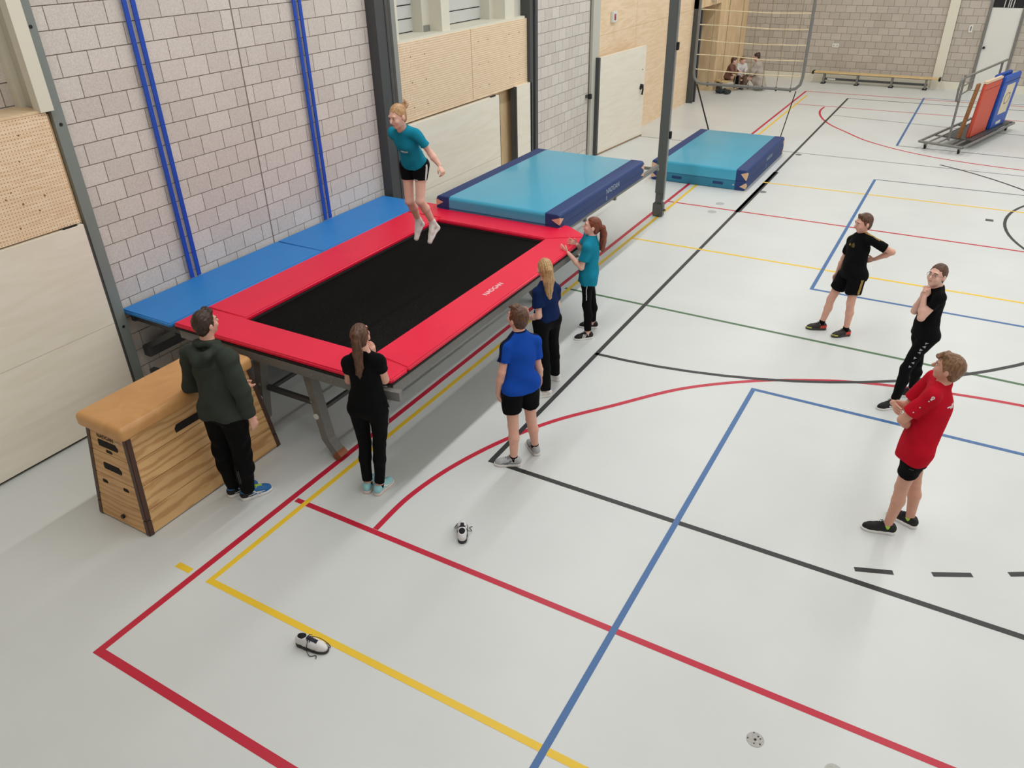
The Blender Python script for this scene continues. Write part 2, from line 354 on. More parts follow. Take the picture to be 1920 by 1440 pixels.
for i, (lx, k) in enumerate(LIGHT_ROWS):
    t = thing('ceiling_light', ['long linear ceiling luminaire above the trampoline, row nearest the block wall', 'long linear ceiling luminaire, second row from the block wall', 'long linear ceiling luminaire, third row from the block wall', 'long linear ceiling luminaire, row farthest from the block wall'][i], 'ceiling light', (lx, LIGHT_Y0, CEIL), group='linear ceiling lights')
    box('housing', (-.16, -.05, -.2), (.16, LIGHT_Y1 - LIGHT_Y0 + .05, 0), M_WHITE, t)

# ---------------------------------------------------------------- left wall: near bay with pine panels
cb = wall_core('wall_left_near', (-8.1, YB, 0), (-7.62, 4.30, CEIL), M_MORTAR, 'concrete block wall seen through the near window bay')
blocks(cb, course_cells(1.6, 4.3, 2.985, 5.0, lambda k: 1.6 if k % 2 == 0 else 1.75, ('x', -7.61)), UM)
box('wall_backing', (-7.62, YB, 0), (-7.30, 4.18, 3.12), M_PLYD, cb)
t = thing('wall_panel', 'large pale white stained panel standing against the near end of the left wall', 'wall panel', (-7.25, 1.0, 0))
box('board', (-.04, -4, .03), (.05, 3.13, 2.115), M_WHITEP, t, .004); box('plinth', (-.04, -4, 0), (.015, 3.12, .03), M_RUBBER, t); box('seam', (.05, -4, 1.05), (.0508, 3.13, 1.055), mat('seam', (196, 184, 166), .8), t)
box('edge_strip', (-.04, 3.13, .03), (.05, 3.145, 2.115), M_STEELD, t)
t = thing('wall_panel', 'perforated knotty pine panel high on the near left wall', 'wall panel', (-7.28, 1.0, 2.13))
box('board', (-.04, -4, 0), (.06, 3.12, 1.02), M_PLYKNOT, t, .003); box('sill', (-.34, -4, 1.021), (.061, 3.12, 1.045), wood('pine_edge', (236, 212, 178), (226, 196, 156)), t, .003)
kn = MB()
for k in range(26): 
    y, z = random.uniform(1.6, 3.05), random.uniform(.06, .93); kn.cyl((.0602, y, z), random.uniform(.006, .012), .0006, 8, 'x')
tag(kn.build('knots', mat('pine_knot', (150, 104, 62), .7), t), kind='stuff')
box('latch', (.06, 2.93, -.03), (.075, 3.07, .0), M_BLACK, t)
t = thing('window_post', 'cream painted post beside the grey channel at the near bay', 'post', (-7.25, 4.08, 3.16))
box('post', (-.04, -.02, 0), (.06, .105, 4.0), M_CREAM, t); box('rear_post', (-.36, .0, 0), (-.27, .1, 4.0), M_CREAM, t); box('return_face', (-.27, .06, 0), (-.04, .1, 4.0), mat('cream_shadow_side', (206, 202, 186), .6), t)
t = thing('steel_channel', 'slim grey steel channel between pine panel and block wall', 'column', (-7.25, 4.185, 0))
box('web', (-.09, .0, 0), (.0, .11, CEIL), mat('channel_grey', (128, 136, 132), .5), t)
for z in (3.84, 3.02, .95): MB().cyl((.0, .055, z), .016, .004, 12, 'x').build('bolt_hole', M_BLACK, t)

# ---------------------------------------------------------------- steel columns
t = thing('steel_column', 'broad dark grey steel column at the far end of the block wall', 'column', (-7.3, 8.83, 0))
box('flange', (-.1, 0, 0), (.12, .2, CEIL), M_STEELD, t); box('web', (-.1, .2, 0), (.05, .36, CEIL), M_STEEL, t); box('rib', (.05, .2, 0), (.13, .235, CEIL), M_STEELD, t); box('rail', (-.1, .36, 0), (.10, .45, CEIL), M_STEELL, t)
for z in (3.05, 1.55, 1.44, 1.3, 1.12): MB().cyl((.05, .3, z), .018, .006, 10, 'x').build('bolt_hole', M_BLACK, t)
t = thing('steel_column', 'narrow dark steel column between the plywood bay and the far block bay', 'column', (-7.3, 13.12, 0))
box('flange', (-.3, 0, 0), (.10, .09, CEIL), M_STEELD, t); box('web', (-.1, .09, 0), (.05, .2, CEIL), M_STEEL, t); box('flange', (-.1, .2, 0), (.10, .3, CEIL), M_STEELD, t)
t = thing('pilaster', 'pale grey pilaster beside the white swing door', 'column', (-7.34, 15.95, 0))
box('shaft', (.001, .052, 0), (.06, .398, CEIL), mat('pilaster_grey', (196, 194, 184), .6), t); box('stop', (.06, -.12, 1.28), (.13, -.05, 1.38), M_BLACK, t); box('stop_plate', (0, -.12, 1.3), (.06, -.05, 1.36), M_STEELD, t)

# ---------------------------------------------------------------- recessed bay with windows, perforated ply and white panels
wb = wall_core('wall_left_bay', (-8.1, 8.9, 0), (-7.58, 13.4, 3.1), mat('bay_back', (206, 202, 192), .8))
tag(box('wall_left_bay_top', (-8.1, 8.9, 5.4), (-7.58, 13.4, CEIL), MATS['bay_back']), kind='structure')
wi = tag(thing('window_1', None, None, (-7.45, 9.28, 3.13)), 'window band with cream frame and white louvre slats above the perforated plywood', kind='structure')
H = 2.3
for y0, y1 in ((-.02, .22), (1.30, 1.52), (3.20, 3.52)): box('window_frame', (-.12, y0, 0), (.12, y1, H), M_CREAM, wi)
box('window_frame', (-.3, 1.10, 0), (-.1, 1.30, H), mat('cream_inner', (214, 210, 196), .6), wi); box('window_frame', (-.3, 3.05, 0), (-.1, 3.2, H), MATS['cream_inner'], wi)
box('window_sill', (-.35, -.02, -.03), (.17, 3.8, .02), M_CREAM, wi)
M_LOUV = mat('white_louvre', (206, 208, 206), .5)
sl = MB().box((-.012, 0, -.085), (.012, 3.3, .085)).build('slat', M_LOUV, wi, bevel=.004); sl.location = (-.3, .1, .12); 
for k in range(1, 12):
    o = sl.copy(); COL.objects.link(o); o.parent = wi; o.location = (-.3, .1, .12 + k * .185)
box('screw_plate', (-.099, 1.12, .02), (-.09, 1.28, .11), M_GALV, wi)
tag(box('wall_left_bay_outer', (-8.1, 8.9, 3.1), (-7.95, 13.4, 5.4), M_WHITE), kind='structure')
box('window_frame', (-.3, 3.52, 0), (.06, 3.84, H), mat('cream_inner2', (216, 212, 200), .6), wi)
t = thing('wall_panel', 'wide perforated birch plywood panel below the louvre windows', 'wall panel', (-7.34, 9.28, 2.06))
box('board', (-.1, 0, 0), (.08, 1.98, 1.05), M_PLYPERF, t, .004); box('board', (-.1, 1.99, 0), (.08, 3.84, 1.05), M_PLYPERF, t, .004); box('rail', (-.1, 0, -.03), (.085, 3.84, 0), M_PLY, t)
for y in (.35, .7, 2.2, 2.5, 3.2, 3.55):
    for z in (.15, .5, .85): MB().cyl((.08, y, z), .009, .003, 8, 'x').build('screw', mat('screw_dark', (70, 60, 50), .5), t)
t = thing('wall_panel', 'wide white panel standing behind the jumping girl', 'wall panel', (-7.26, 9.3, 0))
box('board', (-.05, 0, .02), (.05, 2.72, 2.0), M_WHITEP, t, .004); box('seam', (.05, 0, .95), (.0508, 2.72, .956), MATS['seam'], t); box('latch', (.02, 2.45, 2.0), (.05, 2.6, 2.02), M_BLACK, t); box('edge_strip', (-.05, 2.72, .02), (.05, 2.735, 2.0), M_STEELD, t)
box('bay_plywood', (-7.58, 9.0, 0), (-7.42, 13.15, 2.06), M_PLYD, wb)
t = thing('wall_panel', 'narrow white panel leaning beside the dark column', 'wall panel', (-7.3, 12.62, 0))
box('board', (.0, 0, .02), (.1, .55, 2.04), M_WHITEP, t, .003); box('edge_strip', (-.02, -.03, .02), (.1, 0, 2.04), M_STEELD, t)

# ---------------------------------------------------------------- plywood wall, swing door, doorway
pw = wall_core('wall_left_plywood', (-8.1, 16.35, 0), (XW, 22.75, CEIL), M_PLY, 'birch plywood wall beyond the white swing door')
for y in (18.55, 20.65): box('sheet_joint', (XW, y, 0), (XW + .0012, y + .006, CEIL), mat('ply_joint', (196, 164, 124), .8), pw)
box('sheet_joint', (XW, 16.35, 2.45), (XW + .0012, 22.75, 2.456), MATS['ply_joint'], pw)
for y, z in ((21.9, .98), (18.9, 1.35)): MB().cyl((XW, y, z), .03, .012, 12, 'x').build('cap', M_WHITE, pw)
dr = tag(thing('door_1', None, None, (-7.2, 16.2, 0), -math.atan2(.2, 2.2)), 'white swing door standing slightly ajar with dark edge and black handle', kind='structure')
dr.rotation_euler = (0, 0, math.radians(-5.0))
box('leaf', (-.07, .05, .03), (.0, 2.25, 2.06), M_WHITEP, dr, .004); box('leaf_edge', (-.16, -.02, .0), (.0, .05, 2.06), M_STEELD, dr); box('leaf_edge', (-.24, -.1, .12), (-.12, -.02, 1.92), M_STEELD, dr)
hd = MB().tube([(0.0, 2.05, 1.22), (.06, 2.05, 1.22), (.065, 2.05, 1.10), (.05, 2.05, 1.0)], .022, 8).build('handle', M_BLACK, dr, True); MB().cyl((0, 2.05, 1.16), .05, .02, 14, 'x').build('handle_plate', M_BLACK, hd)
MB().cyl((0, 2.1, 1.55), .012, .01, 8, 'x').build('lock', M_STEELD, dr); box('threshold', (-.07, .05, 0), (.01, 2.25, .03), mat('brown_sweep', (150, 124, 96), .7), dr)
eb = thing('alarm_button', 'small white alarm box with red push plate on plywood wall', 'alarm button', (XW, 17.15, 2.78))
box('case', (0, -.12, -.12), (.06, .12, .1), M_WHITE, eb, .01); box('push_plate', (.06, -.06, -.075), (.068, .03, .05), mat('alarm_red', (176, 92, 104), .5), eb, .003); box('slot', (.068, -.015, -.07), (.07, .01, .0), mat('alarm_dark', (130, 50, 64), .5), eb)
pw2 = wall_core('wall_left_corner', (-8.1, 24.85, 0), (-7.2, YE + .1, CEIL), M_PLYD, 'warm plywood wall in the far corner behind the seated group')
tag(box('wall_left_lintel', (-8.1, 22.75, 2.47), (-7.2, 24.85, CEIL), M_PLYD), kind='structure')
tag(box('wall_left_niche', (-9.4, 22.0, 0), (-9.2, 25.6, 2.6), wood('niche_wood_shaded', (112, 80, 46), (88, 60, 32), (1, 1, .5), 1.8)), kind='structure')  # wood colour darkened to carry the shade of the unlit corridor
for lo, hi in (((-9.4, 21.9, 0), (-8.1, 22.0, 2.6)), ((-9.4, 25.5, 0), (-8.1, 25.6, 2.6)), ((-9.4, 21.9, 2.5), (-8.1, 25.6, 2.6)), ((-9.4, 21.9, -.1), (-8.1, 25.6, 0))):
    tag(box('wall_left_niche_side', lo, hi, MATS['niche_wood_shaded']), kind='structure')
for y in (22.75, 22.98): tag(box('trim_1', (-7.36, y, 0), (-7.16, y + .08, CEIL if y < 22.8 else 2.47), M_STEELD), kind='structure')
MB().cyl((-7.2, 25.25, 1.0), .02, .02, 10, 'x').build('cap', M_WHITE, pw2)
ex = thing('exit_sign', 'white exit sign above the doorway in far plywood corner', 'exit sign', (-7.2, 24.0, 2.6))
box('case', (0, -.2, 0), (.1, .2, .2), M_WHITE, ex, .01); box('face', (.1, -.17, .03), (.104, .17, .17), mat('exit_green', (96, 178, 138), .4), ex)
# ---------------------------------------------------------------- end wall fittings
t = thing('pilaster', 'cream pilaster on the end wall beyond the long bench', 'column', (-1.22, YE, 0)); box('shaft', (-.135, -.07, .0), (.135, -.013, CEIL), M_CREAM, t)
d2 = tag(thing('door_2', None, None, (.13, YE, 0)), 'tall plain white door in the end wall with black knob', kind='structure')
box('leaf', (-.38, -.02, .01), (.38, .03, 2.25), M_WHITE, d2); MB().cyl((-.33, -.02, 1.19), .035, -.05, 14, 'y').build('knob', M_BLACK, d2, True)
for x in (-.45, .38): box('door_frame', (x, -.05, 0), (x + .07, .05, 2.9), M_STEEL, d2)
box('transom', (-.38, -.01, 2.25), (.38, .03, 2.9), M_BLACK, d2)
for x in (-.1, .0, .05, .12): MB().tube([(x, -.03, 2.26), (x + .02, -.03, 2.9)], .012, 6).build('cable', M_WHITE, d2)
s = thing('light_switch', 'narrow white key switch on the end wall beside the white door', 'switch', (-.66, YE, 1.68)); box('plate', (-.05, -.02, -.1), (.05, .0, .1), M_WHITE, s, .004); box('slot', (-.012, -.024, -.06), (.012, -.02, .06), M_STEELD, s)
s = thing('wall_socket', 'white double socket on the end wall above the bench', 'socket', (-4.31, YE, 1.07)); box('plate', (-.1, -.02, -.06), (.1, 0, .06), M_WHITE, s, .004)
for x in (-.05, .05): MB().cyl((x, -.02, 0), .03, -.003, 14, 'y').build('outlet', mat('socket_grey', (200, 198, 194), .5), s)
# ================================================================ EQUIPMENT
M_PADR = mat('red_vinyl', (236, 24, 66), .42, var=.03, scale=3, bump=.15, bscale=30)
M_PADB = mat('blue_vinyl', (44, 132, 208), .5, var=.03, scale=3)
M_BED = mat('black_webbing', (20, 19, 19), .8, spec=.2)
M_TEAL = mat('teal_vinyl', (66, 168, 200), .3, var=.03, scale=2, coat=.2)
M_NAVY = mat('navy_canvas', (28, 56, 112), .6, var=.06, scale=30, bump=.1)
M_LEATH = wood('tan_leather', (210, 158, 100), (202, 148, 90), (1, 1, 1), 4, .42, 1.)
M_OAK = oak('oak_board', (224, 180, 124), (198, 148, 94), 1)
M_OAKX = oak('oak_board_end', (220, 172, 114), (200, 150, 94), 0)
M_OAKD = mat('dark_corner_post', (74, 48, 36), .45, var=.1)
M_LTAN = mat('tan_corner_patch', (222, 182, 148), .55)

def slab(name, lo, hi, m, parent, r=.02, seg=3): return box(name, lo, hi, m, parent, r, True, seg)
# ---------------------------------------------------------------- trampoline
TX0, TX1, TY0, TY1, TZ = -6.52, -3.85, 4.33, 8.76, 1.12
BX0, BX1, BY0, BY1 = -5.95, -4.30, 4.80, 8.20
tr = thing('trampoline', 'big folding trampoline with red edge pads and black jumping bed', 'trampoline', (-5.18, 6.55, 0))
T0 = Vector((-5.18, 6.55, 0))
def tp(mb, name, m, parent=tr, **k):
    o = mb.build(name, m, parent, **k); o.location = Vector(o.location) - (T0 if parent is tr else Vector((0, 0, 0))); return o
def padprism(name, pts, z0=TZ - .05, z1=TZ):
    o = tp(MB().prism(pts, z0, z1), name, M_PADR, bevel=.014, seg=3, smooth=True)
    tp(MB().prism([(p[0] * .998 - .0104, p[1] * .999 + .0066) for p in pts], z0 - .018, z0), 'pad_backing', M_RUBBER)
    return o
g = .004
long_r = padprism('edge_pad', [(BX1, BY0 - .03), (TX1, 4.70), (TX1, 8.47), (BX1, BY1 + .0)])
padprism('edge_pad', [(TX0, 4.76), (BX0, 4.76), (BX0, BY1 + .08), (TX0, BY1 + .08)])
padprism('end_pad', [(TX0, TY0), (-4.02, TY0 + .04), (TX1, 4.47), (TX1, 4.70 - g), (BX1, BY0 - .03 - g), (BX0, 4.76 - g), (TX0, 4.76 - g)])
padprism('end_pad', [(TX0, BY1 + .08 + g), (BX0, BY1 + .08 + g), (BX0, BY1 + g), (BX1, BY1 + g), (TX1, 8.47 + g), (TX1, 8.5), (-4.24, TY1), (TX0, TY1)])
# woven bed: flat straps running both ways with gaps between them
wv = MB(); x = BX0 - .06
while x < BX1 + .06: wv.box((x, BY0 - .1, TZ - .075), (x + .0052, BY1 + .1, TZ - .0712)); x += .0125
y = BY0 - .1
while y < BY1 + .1: wv.box((BX0 - .06, y, TZ - .0707), (BX1 + .06, y + .0052, TZ - .067)); y += .0125
tag(tp(wv, 'jumping_bed', M_BED), kind='stuff')
# springs under the pads
sp = MB(); 
for k in range(60):
    y = BY0 + (BY1 - BY0) * k / 59
    for xa, xb in ((BX0 - .05, TX0 + .14), (BX1 + .05, TX1 - .1)): sp.tube([(xa, y, TZ - .07), (xb, y, TZ - .08)], .008, 5, cap=False)
tag(tp(sp, 'springs', M_GALV), kind='stuff')
def rail(a, b, w=.035, h=.045, name='frame_rail', m=M_STEEL): return tp(MB().tube([a, b], w, w=h), name, m)
FZ = TZ - .125
rail((TX0 + .03, TY0 + .06, FZ), (TX1 - .12, TY0 + .06, FZ)); rail((TX0 + .03, TY1 - .06, FZ), (TX1 - .3, TY1 - .06, FZ))
rail((TX1 - .06, 4.5, FZ), (TX1 - .06, 8.5, FZ)); rail((TX0 + .05, TY0 + .1, FZ), (TX0 + .05, TY1 - .1, FZ))
rail((TX1 - .16, TY0 + .075, FZ - .004), (TX1 + .10, TY0 + .115, FZ - .004), .03, .045, 'rail_end')
tp(MB().prism([(TX1 - .1, 8.0), (TX1 + .0, 8.25), (TX1 - .1, 8.25)], FZ - .06, FZ - .04), 'bracket', M_STEELD)
for x in (-4.7, -4.62, -4.54, -4.46):
    tp(MB().cyl((x, TY0 + .024, FZ), .009, -.006, 8, 'y'), 'bolt', M_GALV)
for y in (4.47, 8.62):
    for s in (-1, 1):
        P = lambda dx, z: (-5.18 + s * dx, y, z)
        leg = tp(MB().tube([P(.31, .99), P(.43, .21), P(.56, .04)], .045, w=.05, up=(0, 1, 0)), 'leg', M_STEEL)
        leg['label'] = 'bent grey steel leg'
        tp(MB().tube([P(.53, .075), P(.585, .03)], .047, w=.053, up=(0, 1, 0)), 'foot_cap', mat('foot_orange', (150, 88, 56), .6))
        if y < 5:
            tp(MB().cyl((-5.18 + s * .375, y - .055, .47), .03, -.012, 14, 'y'), 'leg_roundel', M_WHITE); tp(MB().cyl((-5.18 + s * .345, y - .055, .63), .014, -.01, 10, 'y'), 'leg_bolt', M_GALV)
        tp(MB().prism([(-5.18 + s * .2, y - .05), (-5.18 + s * .42, y - .05), (-5.18 + s * .42, y + .05), (-5.18 + s * .2, y + .05)], .93, .99), 'leg_plate', M_STEEL)
    rail((-5.55, y + .03, .56), (-4.82, y + .03, .56), .02, .025, 'cross_bar', M_STEELD)
rail((-5.18 + .37, 4.5, .5), (-5.18 + .37, 8.6, .5), .018, .018, 'side_bar', M_STEELD)
rail((-5.18 - .37, 4.5, .5), (-5.18 - .37, 8.6, .5), .018, .018, 'side_bar', M_STEELD)
# wall side deck frame
for y in (4.42, 6.5, 8.6):
    rail((-7.28, y, FZ), (TX0 + .05, y, FZ), .025, .04, 'deck_bar', M_STEELD); rail((-7.25, y, .62), (-6.65, y, .95), .02, .03, 'deck_brace', M_STEELD)
rail((-7.27, 4.38, FZ), (-7.27, 8.7, FZ), .03, .045, 'deck_bar', M_STEELD); rail((-7.2, 4.38, .6), (-7.2, 8.7, .6), .05, .06, 'deck_bar', M_STEELD); rail((-7.2, 4.38, .35), (-6.1, 4.45, .42), .03, .04, 'deck_brace', M_STEELD)
# end deck frame carrying the crash mat
for x in (-6.15, -5.25, -4.40): rail((x, 8.7, .985), (x, 12.45, .985), .025, .03, 'deck_bar')
for y in (8.95, 10.6, 12.40): rail((-6.2, y, .95), (-4.36, y, .95), .025, .02, 'deck_bar')
for x in (-6.0, -5.5): rail((x, 11.9, .93), (x, 12.0, 0), .025, .025, 'deck_leg')
lm = MATS_W = mat('print_white', (236, 228, 226), .6)
textmesh('print', 'NADGAN', .085, lm, long_r, frame_mat((-4.07, 6.55, TZ + .0006), (0, 1, 0), (0, 0, 1)))
for (x, y, L_) in ((-4.09, 5.18, .16), (-6.2, 6.35, .2), (-4.4, 8.55, .3)): pass

# blue deck mats against the wall
for i, (y0, y1, lb) in enumerate(((4.30, 6.575, 'blue deck mat between trampoline and block wall, nearer half'), (6.58, 8.75, 'blue deck mat between trampoline and block wall, farther half'))):
    bm_ = slab('deck_mat', (-.385, -(y1 - y0) / 2, -.05), (.385, (y1 - y0) / 2, 0), M_PADB, None, .014); bm_.location = (-6.925, (y0 + y1) / 2, TZ - .004)
    tag(bm_, lb, 'gym mat', 'blue deck mats')

# ---------------------------------------------------------------- crash mats
def crash_mat(label, c, sx, sy, z0, hz, txt):
    t = thing('crash_mat', label, 'crash mat', (c[0], c[1], z0), group='teal and navy crash mats')
    b = .21
    ends = lambda zt: (lambda c, d: abs(d.x) > .9 and abs(c.z - zt) < .002)
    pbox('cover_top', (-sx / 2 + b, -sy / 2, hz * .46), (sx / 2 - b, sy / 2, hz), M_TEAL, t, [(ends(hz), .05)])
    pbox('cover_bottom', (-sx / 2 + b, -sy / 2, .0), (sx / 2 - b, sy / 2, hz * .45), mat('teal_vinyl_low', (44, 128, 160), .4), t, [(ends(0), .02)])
    for s in (-1, 1):
        x0, x1 = (sx / 2 - b, sx / 2) if s > 0 else (-sx / 2, -sx / 2 + b); xo = s * sx / 2
        pbox('side_wing', (x0, -sy / 2, hz * .465), (x1, sy / 2, hz), M_NAVY, t, [(lambda c, d: abs(d.y) > .9 and abs(c.x - xo) < .002 and c.z > hz * .9, .045), (lambda c, d: c.z > hz * .8 and abs(c.y) > sy / 2 - .002 and abs(d.y) < .5, .03)])
        pbox('side_wing', (x0, -sy / 2, 0), (x1, sy / 2, hz * .455), M_NAVY, t, [(lambda c, d: abs(d.y) > .9 and abs(c.x - xo) < .002 and c.z < .01, .05)])
        for e in (-1, 1):
            xp, ye = s * (sx / 2 + .002), e * (sy / 2 + .002)
            for za, zc, zb in ((hz - .08, hz - .04, hz * .52), (.075, .04, hz * .38)):
                p = MB().add([(xp - s * .12, ye, za), (xp, ye, zc), (xp, ye, zb), (xp - s * .015, ye, zb)], [(0, 1, 2, 3)])
                p.add([(xp, ye, zc), (xp, ye - e * .12, za), (xp, ye - e * .015, zb), (xp, ye, zb)], [(0, 1, 2, 3)])
                p.build('corner_patch', M_LTAN, t)
    box('piping', (-sx / 2 + b, -sy / 2 - .003, hz * .445), (sx / 2 - b, -sy / 2 + .01, hz * .46), M_NAVY, t)
    for x in (-.42, .42): slab('handle', (x - .1, -sy / 2 - .014, hz * .2), (x + .1, -sy / 2 + .004, hz * .32), M_NAVY, t, .006)
    if txt:
        textmesh('print', 'NADGAN', .11, mat('print_grey', (160, 172, 188), .6), t, frame_mat((sx / 2 + .0015, .25, hz * .62), (0, 1, 0), (1, 0, 0)))
        box('tag', (sx / 2, .02, hz * .2), (sx / 2 + .004, .035, hz * .42), MATS['print_grey'], t)
    MB().cyl((sx / 2 - b - .03, -sy / 2 - .002, hz * .25), .012, -.004, 10, 'y').build('rivet', M_WHITE, t)
    return t
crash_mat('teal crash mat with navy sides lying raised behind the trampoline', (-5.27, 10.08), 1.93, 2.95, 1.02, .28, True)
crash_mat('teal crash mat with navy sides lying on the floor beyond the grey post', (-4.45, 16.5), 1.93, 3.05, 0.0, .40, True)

# ---------------------------------------------------------------- vaulting box
vb = thing('vaulting_box', 'tapered oak vaulting box with tan leather top beside the man', 'vaulting box', (-5.67, 3.565, 0))
HB, ZB = .345, .94
def vx(z): return .345 - .085 * z / ZB          # half width at height z
def vy(z): return .785 - .105 * z / ZB          # half length
def quadbox(name, f, m, z0, z1, parent, e=.0):
    return f.build(name, m, parent, bevel=.003, seg=1)
lev = [(.012, .235), (.239, .465), (.469, .70), (.704, .935)]
for z0, z1 in lev:
    for s in (-1, 1):
        o = MB().add([(s * vx(z0), -vy(z0) + .04, z0), (s * vx(z0), vy(z0) - .04, z0), (s * (vx(z0) - .03), vy(z0) - .04, z0), (s * (vx(z0) - .03), -vy(z0) + .04, z0),
             (s * vx(z1), -vy(z1) + .04, z1), (s * vx(z1), vy(z1) - .04, z1), (s * (vx(z1) - .03), vy(z1) - .04, z1), (s * (vx(z1) - .03), -vy(z1) + .04, z1)],
             [(0, 1, 2, 3), (4, 5, 6, 7), (0, 1, 5, 4), (1, 2, 6, 5), (2, 3, 7, 6), (3, 0, 4, 7)]).build('side_board', M_OAK, vb, bevel=.003, seg=1)
        MB().add([(-vx(z0) + .04, s * vy(z0), z0), (vx(z0) - .04, s * vy(z0), z0), (vx(z0) - .04, s * (vy(z0) - .03), z0), (-vx(z0) + .04, s * (vy(z0) - .03), z0),
             (-vx(z1) + .04, s * vy(z1), z1), (vx(z1) - .04, s * vy(z1), z1), (vx(z1) - .04, s * (vy(z1) - .03), z1), (-vx(z1) + .04, s * (vy(z1) - .03), z1)],
             [(0, 1, 2, 3), (4, 5, 6, 7), (0, 1, 5, 4), (1, 2, 6, 5), (2, 3, 7, 6), (3, 0, 4, 7)]).build('end_board', M_OAKX, vb, bevel=.003, seg=1)
for sx in (-1, 1):
    for sy in (-1, 1):
        for za, zb in ((0.0, .15), (.154, ZB)):
            MB().tube([(sx * (vx(za) - .022), sy * (vy(za) - .022), za), (sx * (vx(zb) - .022), sy * (vy(zb) - .022), zb)], .027, w=.027, up=(0, 1, 0)).build('corner_post', M_OAKD, vb, bevel=.006, seg=2)
        for k in range(7):
            z = .1 + k * .125
            MB().cyl((sx * (vx(z) + .0), sy * (vy(z) - .075), z), .006, sx * .003, 8, 'x').build('screw', mat('brass_screw', (222, 200, 150), .3, .6), vb)
def slot(cx, cz, w_, h_, name='hand_slot', face=-1, rot=0.):
    y = face * (vy(cz) + .002)
    pts = [(cx - w_ + h_ * .3, -h_), (cx + w_ - h_ * .3, -h_), (cx + w_, -h_ * .5), (cx + w_, h_ * .1), (cx + w_ - h_ * .9, h_), (cx - w_ + h_ * .3, h_), (cx - w_, h_ * .6), (cx - w_, -h_ * .6)]
    sl_ = -.105 / ZB
    MB().add([(p[0], face * (vy(cz) + .0022) + face * p[1] * sl_, cz + p[1]) for p in pts] + [(p[0], face * (vy(cz) - .01) + face * p[1] * sl_, cz + p[1]) for p in pts],
             [tuple(range(8)), tuple(range(8, 16))] + [(i, (i + 1) % 8, 8 + (i + 1) % 8, 8 + i) for i in range(8)]).build(name, mat('slot_dark', (20, 14, 10), .9), vb)
slot(0, .80, .13, .033); slot(0, .735, .04, .014); slot(0, .575, .12, .033); slot(-.15, .40, .035, .016); slot(.13, .40, .035, .016)
MB().cyl((.02, -vy(.1) - .004, .1), .02, -.02, 14, 'y').build('knob', M_BLACK, vb, True)
for (yc, zc) in ((.02, .78),):
    mb = MB()
    pts = [(-.26, -.035), (.26, -.035), (.26, .01), (.235, .035), (-.235, .035), (-.26, .01)]
    mb.add([(vx(zc + p[1]) + .0022, yc + p[0], zc + p[1]) for p in pts] + [(vx(zc + p[1]) - .01, yc + p[0], zc + p[1]) for p in pts], [tuple(range(6)), tuple(range(6, 12))] + [(i, (i + 1) % 6, 6 + (i + 1) % 6, 6 + i) for i in range(6)])
    mb.build('hand_slot', MATS['slot_dark'], vb)
pbox('top_pad', (-.305, -.735, ZB), (.305, .705, 1.065), M_LEATH, vb, [(lambda c, d: abs(d.z) > .9, .05), (lambda c, d: c.z > 1.06, .06), (lambda c, d: c.z < ZB + .001, .025)])
textmesh('print', 'NADGAN', .05, mat('print_ink', (70, 52, 44), .7), vb, frame_mat((-.02, -vy(.865) - .003, .865), (1, 0, 0), (0, -1, .11)))
box('print_patch', (.115, -vy(.86) - .003, .843), (.165, -vy(.86) + .004, .87), mat('print_pale', (206, 184, 158), .6), vb)

# ---------------------------------------------------------------- grey apparatus post
M_POST = mat('post_grey', (92, 95, 93), .45)
po = thing('apparatus_post', 'tall grey steel apparatus post standing between the two crash mats', 'post', (-4.46, 12.86, 0))
box('shaft', (-.075, -.06, .42), (.065, .06, CEIL - .02), M_POST, po, .006); box('slide_rail', (.066, -.03, .3), (.082, .03, CEIL - .02), M_GALV, po)
box('sleeve', (-.065, -.05, .25), (.055, .05, .43), M_POST, po, .006); box('shoe', (-.10, -.07, 0), (.085, .07, .25), M_POST, po, .02)
for z in (1.36, 2.75): box('clamp', (.082, -.03, z), (.12, .03, z + .12), M_BLACK, po, .006)
MB().cyl((.085, 0, .12), .02, .035, 10, 'x').build('foot_bolt', M_STEELD, po)

# ---------------------------------------------------------------- blue wall straps (two pairs)
for i, y in enumerate((5.24, 7.49)):
    for j in (0, 1):
        t = thing('climbing_strap', 'blue webbing strap hanging on block wall, %s of the %s pair' % (('left', 'right')[j], ('nearer', 'farther')[i]), 'strap', (-7.30, y + j * .095, TZ + .0), group='blue wall straps')
        MB().tube([(-.0, 0, .002), (0.0, 0, 3.0), (0.0, 0, 5.8)], .025, w=.006, up=(1, 0, 0)).build('webbing', mat('blue_webbing', (18, 72, 180), .55, bump=.2, bscale=300), t)

# ---------------------------------------------------------------- rope climbing frame
M_ROPE = mat('manila_rope', (224, 206, 170), .8, bump=.4, bscale=150)
M_ROPED = mat('dark_rope', (150, 134, 104), .85)
nf = thing('rope_net', 'hanging grey tube frame with a grid of cream climbing ropes', 'climbing net', (-4.83, 19.35, 0))
W2, zb, zt = 1.27, 1.15, 6.6
MB().tube([(-W2, 0, zt), (-W2, 0, zb + .25), (-W2 + .02, 0, zb + .12), (-W2 + .1, 0, zb + .03), (-W2 + .22, 0, zb), (W2 - .25, 0, zb), (W2 - .12, 0, zb + .03), (W2 - .03, 0, zb + .12), (W2, 0, zb + .27), (W2, 0, zt)], .034, 10, up=(0, 1, 0)).build('frame_tube', M_STEEL, nf, True)
for k in range(7):
    x = -W2 + .36 + k * .325
    MB().tube([(x, 0, zb - .03), (x + .008 * (k % 2), .0, 3.0), (x, 0, 6.6)], .0085, 6).build('vertical_rope', M_ROPED, nf)
    MB().cyl((x, 0, zb - .05), .022, .09, 8).build('rope_end', M_STEELD, nf)
